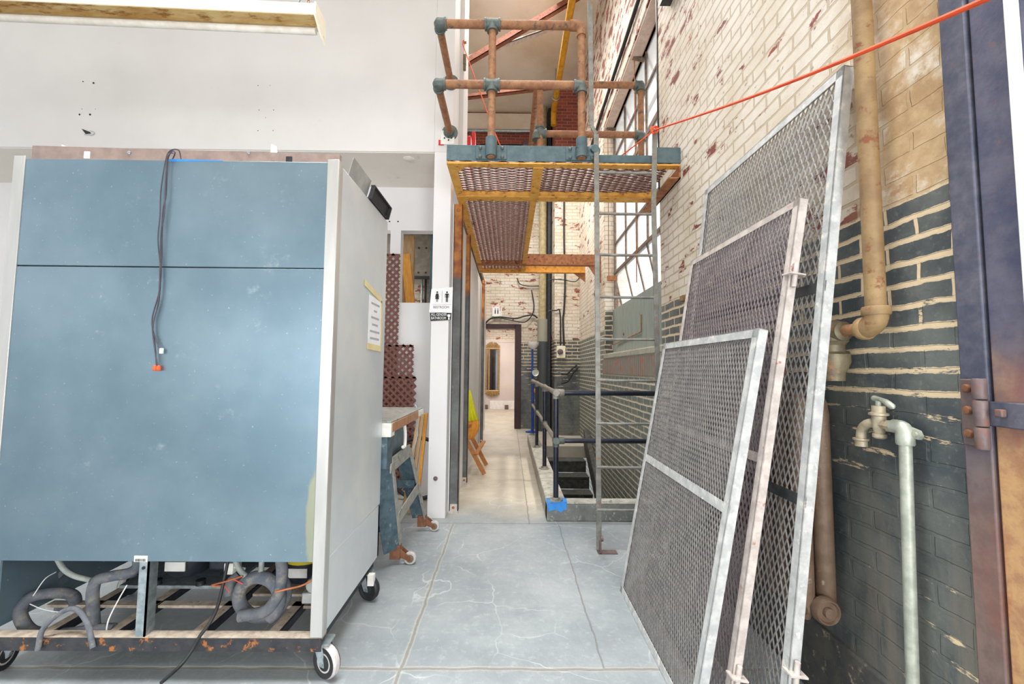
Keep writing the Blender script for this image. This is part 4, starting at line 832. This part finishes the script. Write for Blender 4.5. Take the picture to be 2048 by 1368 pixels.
for x in (-1.2,):
    MB().bar((x, 2.74, .70), (x, 2.84, .0), .05, .03, (1, 0, 0)).build('leg', M['green'], wt); MB().bar((x, 3.4, .70), (x, 3.45, .0), .05, .03, (1, 0, 0)).build('leg', M['green'], wt)
m = MB(); m.tube(spline([P(828, 814, Y=3.5), P(832, 812, Y=3.45), P(834, 840, Y=3.45), P(834, 875, Y=3.42), P(822, 905, Y=3.35), P(810, 918, Y=3.2), P(784, 914, Y=2.95)]), .005, 8); m.build('cable', M['greyink'], wt)

# lattice panels, sticks, wheel in the alcove
def lattice(lab, x0, x1, z0, z1, y, dx=0):
    m = MB(); wd, ht = x1-x0, z1-z0; s = .076; n = int((wd+ht)/s)+1
    for layer, sg in ((0, 1), (1, -1)):
        for k in range(-int(ht/s)-1, n+1):
            c = x0+k*s; pts = []
            if sg == 1: a, b = (c, 0.), (c+ht, ht)
            else: a, b = (c+ht, 0.), (c, ht)
            (ax, az), (bx, bz) = a, b
            t0, t1 = 0., 1.; dxx = bx-ax
            lo, hi = (x0-ax)/dxx, (x1-ax)/dxx
            if lo > hi: lo, hi = hi, lo
            t0, t1 = max(t0, lo), min(t1, hi)
            if t1-t0 < .02: continue
            p = V(ax+dxx*t0, y-.004*layer, z0+ht*t0); q = V(ax+dxx*t1, y-.004*layer, z0+ht*t1)
            m.bar(p, q, .004, .026, (V(q)-V(p)).cross(V(0, 1, 0)))
    m.box(x0, x1, y-.006, y+.002, z1-.02, z1)
    return tag(m.build('lattice_panel', M['lattice'], smooth=False), lab, 'lattice', 'brown lattice panels in the alcove')
lattice('tallest brown plastic lattice panel, reaching up to the left opening', -1.60, -1.21, .05, 2.585, 4.52)
lattice('shorter brown lattice panel in front of the tallest one', -1.45, -1.03, .05, 1.58, 4.49)
lattice('lowest brown lattice panel, just above the work table', -1.40, -.99, .05, 1.24, 4.46)
for k, (px, pt, lean, lab) in enumerate(((838, 832, -.10, 'weathered wood stick nearest the lattice beside the pillar'), (846, 828, -.08, 'pale wood stick in the middle of the bunch beside the pillar'), (853, 826, -.05, 'orange tinted wood stick closest to the white pillar'))):
    t_ = P(px, pt, Y=3.98+.03*k); m = MB(); m.bar((t_.x+lean, t_.y-.12, .012), (t_.x, t_.y, t_.z), .028, .030, (1, 0, 0))
    tag(m.build('wood_stick', M['wood'] if k < 2 else M['plank'], bevel=.002), lab, 'stick', 'wood sticks beside the white pillar')
m = MB(); cc = V(-.90, 4.28, .50)
m.tube([cc+V(math.cos(2*math.pi*k/32)*.30, .01, math.sin(2*math.pi*k/32)*.30) for k in range(32)], .02, 10, closed=True)
tag(m.build('black_hoop', M['black']), 'black hoop of tubing on the alcove floor behind the table', 'hoop')
D.objects['black_hoop'].location.z = 0.0
pk = MB(); q1, q0 = P(811, 508, Y=4.72), P(821, 605, Y=4.80); q0 = q1+(q0-q1)*((q1.z-.003)/(q1.z-q0.z)); q0.z = .01; pk.bar(q0, q1, .10, .03, (0, 1, 0)); tag(pk.build('plank', M['plank'], bevel=.002), 'varnished pine plank leaning inside the alcove opening', 'plank')
m = MB(); m.box(-.935, -.865, 4.80, 4.9, 0, 2.95); tag(m.build('painted_post', M['tealwood'], bevel=.004), 'blue grey painted post just inside the alcove opening', 'post')
m = MB(); m.box(-1.32, -1.17, 5.0, 5.06, 0, 2.95); tag(m.build('timber_stud', M['wood'], bevel=.004), 'pale timber stud standing behind the pine plank', 'stud')
m = MB()
for x in (-1.245, -1.145):
    for z in (2.97, 2.63): m.lathe([(.014, 0), (.012, .006)], (x, 5.6, z), (0, -1, 0), 10)
m.box(-2, -.6, 5.585, 5.6, 2.54, 2.58); m.build('panel_bolt', M['ink'], D.objects['wall_storage'])
for k, x in enumerate((-1.245, -1.195)):
    m = MB(); m.cyl((x, 5.85, 0), (x, 5.85, 2.75), .016); tag(m.build('storage_conduit', M['dark'] if k else M['zinc']), 'dark conduit on the storage room brick wall' if k else 'grey conduit on the storage room brick wall', 'conduit')
m = MB(); m.lathe([(.055, 0), (.055, .003), (.04, .01), (.001, .012)], P(818, 318, Z=3.352), (0, 0, -1), 20); tag(m.build('ceiling_disc', M['soffit']), 'small round ceiling disc under the alcove soffit', 'disc')

# ================================================================== SIGNS
sg = thing('restroom_sign', 'white paper restroom sign taped to the white pillar', 'sign', (-.635, 3.78, 1.75))
YS = 3.787
a, b, c, d = P(863, 578, Y=YS), P(906, 574, Y=YS), P(904, 626, Y=YS), P(858, 624, Y=YS)
m = MB(); m.hexa(a, b, c, d, (0, -.0012, 0)); m.build('sheet', M['paper'], sg, smooth=False)
cx = (a.x+b.x)/2; cz = (a.z+d.z)/2+.035; Yk = YS-.0016
def person(x, z, dress):
    m = MB(); m.lathe([(.0001, 0), (.0085, 0), (.0085, .0006)], (x, Yk, z+.042), (0, -1, 0), 14)
    if dress: poly = [(-.010, .03), (.010, .03), (.020, -.004), (.017, -.006), (.009, .014), (.018, -.022), (.008, -.022), (.007, -.048), (.002, -.048), (.002, -.022), (-.002, -.022), (-.002, -.048), (-.007, -.048), (-.008, -.022), (-.018, -.022), (-.009, .014), (-.017, -.006), (-.020, -.004)]
    else: poly = [(-.014, .03), (.014, .03), (.018, .026), (.018, -.008), (.013, -.008), (.013, .018), (.010, .018), (.010, -.048), (.0015, -.048), (.0015, -.01), (-.0015, -.01), (-.0015, -.048), (-.010, -.048), (-.010, .018), (-.013, .018), (-.013, -.008), (-.018, -.008), (-.018, .026)]
    m.prism([(x+p, Yk, z+q) for p, q in poly], (0, -.0006, 0)); m.build('pictogram', M['ink'], sg, smooth=False)
person(cx-.045, cz, True); person(cx+.045, cz, False)
MB().box(cx-.0012, cx+.0012, Yk-.0006, Yk, cz-.055, cz+.055).build('divider', M['ink'], sg)
MB().box(cx-.09, cx+.09, Yk-.0004, Yk, cz-.073, cz-.071).build('divider', M['greyink'], sg)
text('lettering', 'RESTROOM', .031, M['ink'], face_mat((cx-.006, Yk, cz-.098), (1, 0, 0), (0, 0, 1)), sg, .9)
a, b, c, d = P(860, 626, Y=YS), P(903, 624, Y=YS), P(901, 640, Y=YS), P(861, 642, Y=YS)
bl = thing('bathroom_label', 'black label with white lettering under the restroom sign', 'sign', tuple((a+d)/2))
MB().hexa(a, b, c, d, (0, -.001, 0)).build('strip', M['ink'], bl, smooth=False)
cm = (a+b+c+d)/4; hh = (a.z-d.z)
text('lettering', 'ALL-GENDER', .036, M['paper'], face_mat((cm.x-.016, YS-.0014, cm.z+hh*.23), (1, 0, .0), (0, 0, 1)), bl, .68)
text('lettering', 'BATHROOM', .036, M['paper'], face_mat((cm.x-.018, YS-.0014, cm.z-hh*.22), (1, 0, .0), (0, 0, 1)), bl, .68)
MB().prism([(cm.x+.062, YS-.0012, cm.z+.02), (cm.x+.088, YS-.0012, cm.z+.02), (cm.x+.088, YS-.0012, cm.z+.004), (cm.x+.08, YS-.0012, cm.z-.006), (cm.x+.084, YS-.0012, cm.z-.028), (cm.x+.068, YS-.0012, cm.z-.028), (cm.x+.072, YS-.0012, cm.z-.006), (cm.x+.062, YS-.0012, cm.z+.002)], (0, -.0006, 0)).build('toilet_mark', M['paper'], bl, smooth=False)
m = MB(); m.lathe([(.02, 0), (.02, .003), (.010, .006), (.008, .018), (.001, .02)], P(871, 957, Y=3.789), (0, -1, 0), 14); tag(m.build('bolt_stub', M['hinge']), 'small rusty bolt low on the white pillar', 'bolt')
ow = thing('wall_outlet_plate', 'white plate with dark screw holes by the platform end', 'outlet', tuple(P(895, 290, Y=3.78)))
a, b = P(882, 262, Y=3.788), P(909, 290, Y=3.788); MB().box(a.x, b.x, 3.775, 3.789, b.z, a.z).build('plate', M['label_white'], ow, bevel=.003)
m = MB()
for px, py in ((889, 276), (897, 274), (903, 276), (897, 280)): m.lathe([(.008, 0), (.007, .002)], P(px, py, Y=3.7745), (0, -1, 0), 10)
m.build('hole', M['ink'], ow)
MB().box(a.x-.02, a.x+.03, 3.782, 3.789, b.z-.005, b.z+.045).build('red_tab', M['red'], ow)
hk = thing('wall_hook', 'small dark lock and hook on the white wall edge', 'hook', (-.50, 4.1, 4.5))
m = MB(); m.box(-.50, -.47, 4.08, 4.12, 4.46, 4.56); m.cyl((-.485, 4.1, 4.4), (-.485, 4.1, 4.47), .015); m.build('lock_body', M['brass'], hk); MB().cyl((-.50, 4.1, 4.7), (-.47, 4.1, 4.7), .012).build('hook', M['rust'], hk)
p = P(944, 293, Y=4.75); rb = thing('red_box', 'red and white box on the catwalk near the white wall', 'box', (p.x, 4.75, 3.1))
MB().box(p.x-.075, p.x-.01, 4.7, 4.8, 3.1, P(944, 276, Y=4.75).z).build('body', M['red'], rb, bevel=.006); m = MB(); m.prism([(p.x+.0, 4.7, 3.1), (p.x+.07, 4.7, 3.1), (p.x+.04, 4.7, P(944, 268, Y=4.75).z), (p.x+.0, 4.7, P(944, 268, Y=4.75).z)], (0, .05, 0)); m.build('flap', M['red'], rb, bevel=.003)

# ================================================================== FAR WALL FITTINGS
rs = thing('riser_pipe', 'tall cream drain riser pipe with dark lower sleeve', 'pipe', (.745, 9.1, 0))
MB().cyl((.735, 9.1, 2.4), (.735, 9.1, 7.25), .085, 20).build('pipe', M['conduit'], rs); MB().tube([(.745, 9.1, 0), (.745, 9.1, 2.42)], .125, 24).build('sleeve', M['sleeve'], rs)
MB().box(.835, .90, 9.0, FB, 0, 7.2).build('dark_gap', M['dark'], rs)  # solid dark strip standing in for the shaded gap beside the riser
eb = thing('fuse_box', 'small open electrical box on the brick pier', 'electrical box', (1.03, 8.42, 1.55))
a, b = P(1113, 692, Y=8.44), P(1130, 716, Y=8.44)
MB().box(a.x, b.x, 8.36, 8.449, b.z, a.z).build('case', M['cream'], eb, bevel=.006); m = MB(); m.lathe([(.06, 0), (.055, .02), (.03, .03), (.001, .032)], ((a.x+b.x)/2-.02, 8.36, (a.z+b.z)/2), (0, -1, 0), 16); m.build('dial', M['hinge'], eb)
def cable(lab, pts, Y, r=.014): tag(MB().tube(spline([P(a, b, Y=Y) for a, b in pts], 6), r, 8).build('cable', M['black']), lab, 'cable')
cable('black cable pair dropping down the pier to the fuse box', [(1128, 398), (1128, 480), (1130, 560), (1128, 620), (1126, 640), (1128, 692)], 8.42, .018)
cable('black cable looping from the riser pipe across the pier', [(1096, 700), (1096, 640), (1096, 624), (1112, 621), (1120, 625), (1121, 692)], 8.41, .014)
cable('thin cable curving under the far gusset across the pier', [(1096, 570), (1098, 560), (1120, 559), (1150, 563), (1160, 553)], 8.40, .010)
cable('black cable looping above the doorway to the riser', [(967, 652), (980, 638), (1000, 634), (1030, 637), (1050, 632), (1066, 630), (1075, 636)], 9.28, .018)
cable('drooping cable from the bolt beside the riser pipe', [(1034, 556), (1040, 568), (1056, 572), (1078, 572)], 9.29, .012)
cable('curved cable hanging left of the riser pipe', [(1063, 580), (1068, 610), (1064, 630), (1050, 644), (1030, 642), (1000, 636)], 9.25, .012)
cable('upper bent black cable on the dark pier wall', [(1122, 748), (1134, 748), (1144, 738), (1154, 730)], 8.41, .018)
cable('lower bent black cable on the dark pier wall', [(1122, 767), (1136, 762), (1146, 746), (1156, 735)], 8.38, .018)
ex = thing('exit_sign', 'papered over red exit sign above the doorway', 'sign', tuple(P(995, 634, Y=9.3)))
a, b = P(984, 612, Y=9.3), P(1004, 633, Y=9.3)
MB().box(a.x, b.x, 9.29, 9.349, b.z, a.z).build('case', M['label_white'], ex, bevel=.004)
text('lettering', 'EXIT', .16, M['red'], face_mat(((a.x+b.x)/2, 9.289, a.z-.075), (1, 0, 0), (0, 0, 1)), ex, .62)
MB().hexa((a.x+.03, 9.286, b.z+.0), (b.x-.05, 9.286, b.z-.01), (b.x-.055, 9.286, a.z-.02), (a.x+.02, 9.286, a.z-.03), (0, -.002, 0)).build('paper_cover', M['paper'], ex)
m = MB(); cx2 = (a.x+b.x)/2-.01; zz = (a.z+b.z)/2
for dx in (-.03, .03): m.box(cx2+dx-.012, cx2+dx+.012, 9.281, 9.2835, zz-.06, zz+.03); m.lathe([(.012, 0), (.012, .002)], (cx2+dx, 9.2835, zz+.05), (0, -1, 0), 10)
m.build('pictogram', M['ink'], ex)
lp = thing('floor_lamp', 'blue floor lamp with white bowl shades by the railing end', 'lamp', (.50, 8.85, 0))
MB().lathe([(.14, 0), (.14, .012), (.05, .025), (.02, .04)], (.50, 8.85, 0), (0, 0, 1), 24).build('base', M['blue'], lp)
MB().cyl((.50, 8.85, .03), (.50, 8.85, 1.78), .022).build('pole', M['blue'], lp)
MB().lathe([(.025, -.05), (.035, -.045), (.085, -.01), (.118, .04), (.13, .10), (.122, .10), (.11, .045), (.075, .0), (.001, -.02)], (.515, 8.85, 1.80), (0, 0, 1), 24).build('bowl_shade', M['opal'], lp)
MB().lathe([(.02, 0), (.055, .03), (.075, .09), (.07, .09), (.05, .035), (.001, .02)], (.53, 8.83, 1.26), (.35, -.8, -.1), 20).build('side_shade', M['opal'], lp)
MB().lathe([(.02, 0), (.045, .03), (.05, .07)], (.51, 8.83, .86), (.8, -.3, .1), 16).build('side_shade', M['standwood'], lp)
mr = thing('wall_mirror', 'ornate gold framed mirror on the far room wall', 'mirror', (-.55, 13.78, .7))
a, b = P(973, 697, Y=13.76), P(997, 782, Y=13.76); x0, x1, z0, z1 = a.x, b.x, b.z, a.z
MB().box(x0+.03, x1-.03, 13.765, 13.79, z0+.03, z1-.03).build('glass', M['mirror'], mr)
m = MB()
for xx in (x0, x0+.09, x1): m.cyl((xx, 13.755, z0), (xx, 13.755, z1), .028, 12)
for z in (z0, z1): m.cyl((x0-.03, 13.755, z), (x1+.03, 13.755, z), .03, 12)
m.build('frame', M['gold'], mr)
m = MB(); xm = (x0+x1)/2
for s_, zb in ((1, z1+.02), (-1, z0-.02)):
    m = MB()
    for k in range(-4, 5):
        hgt = .17*(1-(k/5)**2)+.03
        m.tube(spline([V(xm+k*.045, 13.755, zb), V(xm+k*.055, 13.74, zb+s_*hgt*.6), V(xm+k*.045+.025*(1 if k > 0 else -1), 13.75, zb+s_*hgt*(1 if s_ > 0 else .8))], 5), [.026]*5+[.022]*5+[.015], 8)
    m.build('crest', M['gold'], mr)
m = MB(); m.box(.36, .40, 13.74, 13.78, 1.1, 1.22); tag(m.build('wall_switch', M['hinge'], bevel=.004), 'small dark switch on the far room wall', 'switch')
for px, lab in ((972, 'dark outlet box on the far skirting below the mirror'), (1013, 'dark outlet box on the far skirting near the door')):
    p = P(px, 816, Y=13.72); m = MB(); m.box(p.x-.06, p.x+.06, 13.7, 13.78, .0, .14); tag(m.build('outlet_box', M['hinge'], bevel=.01), lab, 'outlet', 'outlets on the far skirting')
# folding stand with cloth
fs = thing('folding_stand', 'orange wooden folding stand by the corridor columns', 'stand', (-.42, 5.45, 0))
for y in (5.31, 5.80):
    MB().bar((-.295, y, .01), (-.52+.0, y, .42), .018, .055, (1, 0, 1)).build('leg', M['standwood'], fs, bevel=.003)
MB().bar((-.40, 5.28, .26), (-.335, 5.82, .33), .05, .018, (0, 0, 1)).build('stretcher', M['standwood'], fs, bevel=.003)
MB().bar((-.50, 5.3, .60), (-.42, 5.8, .60), .02, .04).build('cross_bar', M['standwood'], fs)
m = MB()
rows = [(1.05, -.515, -.51), (.9, -.515, -.47), (.78, -.515, -.435), (.66, -.515, -.395)]
def drape(rows, y0, y1): 
    m = MB(); n = 8; vs = []
    for z, xa, xb in rows: vs += [(xa+(xb-xa)*k/n, 5.36+(y1-5.36)*k/n+.012*math.sin(k*2.1+z*3), z) for k in range(n+1)]
    fs = [(r*(n+1)+k, r*(n+1)+k+1, (r+1)*(n+1)+k+1, (r+1)*(n+1)+k) for r in range(len(rows)-1) for k in range(n)]; m.add(vs, fs); return m
cl = drape(rows, 0, 5.5).build('hanging_cloth', M['clothy']); tag(cl, 'bright yellow and orange cloth hung on the folding stand', 'cloth')
cl.modifiers.new('solid', 'SOLIDIFY').thickness = .006
c2 = drape([(.665, -.515, -.392), (.58, -.515, -.375), (.5, -.515, -.40), (.42, -.515, -.445)], 0, 5.5).build('lower_cloth', M['cloth'], cl, label='orange lower half'); c2.modifiers.new('solid', 'SOLIDIFY').thickness = .006

# ================================================================== UNDER THE ROOF
yp = thing('gas_pipe', 'bright yellow gas pipe running under the ceiling', 'pipe', (.9, 7, 6.7))
MB().cyl((.86, 2.4, 6.72), (.89, 8.40, 6.72), .055, 16).build('run', M['yellowpipe'], yp)
m = MB(); m.tube([(.89, 8.1, 6.72), (.89, 8.36, 6.70), (.89, 8.38, 6.42)], .058, 14); m.build('drop', M['yellowpipe'], yp)
m = MB(); m.tube([(.88+.075*math.cos(t_), 7.9, 6.72+.075*math.sin(t_)) for t_ in [k*2*math.pi/16 for k in range(16)]], .012, 8, closed=True); m.cyl((.88, 7.9, 6.79), (.88, 7.9, 7.3), .012, 8); m.build('hanger', M['zinc'], yp)
vl = thing('valve_pipe', 'dark old pipe with round valve high on the far wall', 'pipe', (.4, 9.25, 6.3))
MB().cyl((-.7, 9.27, 6.42), (.40, 9.27, 6.42), .07, 14).build('pipe', M['dark'], vl); m = MB(); m.lathe([(.05, -.15), (.13, -.12), (.15, 0), (.13, .12), (.05, .15)], (.40, 9.2, 6.40), (1, 0, 0), 18); m.cyl((.42, 9.2, 6.0), (.42, 9.2, 6.4), .06, 12); m.build('valve', M['hinge'], vl)
tb = [((-1.05, 6.2, 5.85), (1.10, 6.2, 7.235), 'brace', .09, 'wide rusty angle brace slanting up under the ceiling'), ((-1.05, 6.3, 6.12), (.9, 6.3, 6.88), 'frame_rusty', .03, 'thin grey brace rod above the rusty brace'), ((-1.1, 7, 6.03), (.95, 7, 6.31), 'brace', .06, 'low rusty brace nearly level behind the pipe rails')]
for a, b, mm, wd, lab in tb:
    a, b = V(a), V(b)
    if b.z > 7.25: b = a+(b-a)*((7.25-a.z)/(b.z-a.z))
    m = MB(); d = (b-a).normalized(); up = V(-d.z, 0, d.x); m.angle(a, b, up*wd, V(0, .08, 0), .012); tag(m.build('roof_brace', M[mm], smooth=False), lab, 'brace')
m = MB(); m.cyl((-6, 9.22, 6.78), (.9, 9.22, 6.78), .04, 10); tag(m.build('ceiling_conduit', M['zinc']), 'grey conduit along the top of the far wall', 'conduit')
m = MB(); m.tube(spline([(W(2.2)-.03, 2.2, 5.25), (W(3.2)-.03, 3.2, 5.22), (W(4.4)-.03, 4.4, 5.19), (W(5.6)-.03, 5.6, 5.18), (W(7)-.03, 7, 5.13), (W(8.4)-.03, 8.4, 5.05)]), .022, 8); tag(m.build('wall_cable', M['black']), 'thick black cable clipped above the window head', 'cable')
p = PW(1345, 2); m = MB(); m.box(p.x-.09, p.x, p.y-.30, p.y+.05, p.z, p.z+.06); tag(m.build('steel_bracket', M['blackbar']), 'black steel bracket on the brick wall at the top edge', 'bracket')
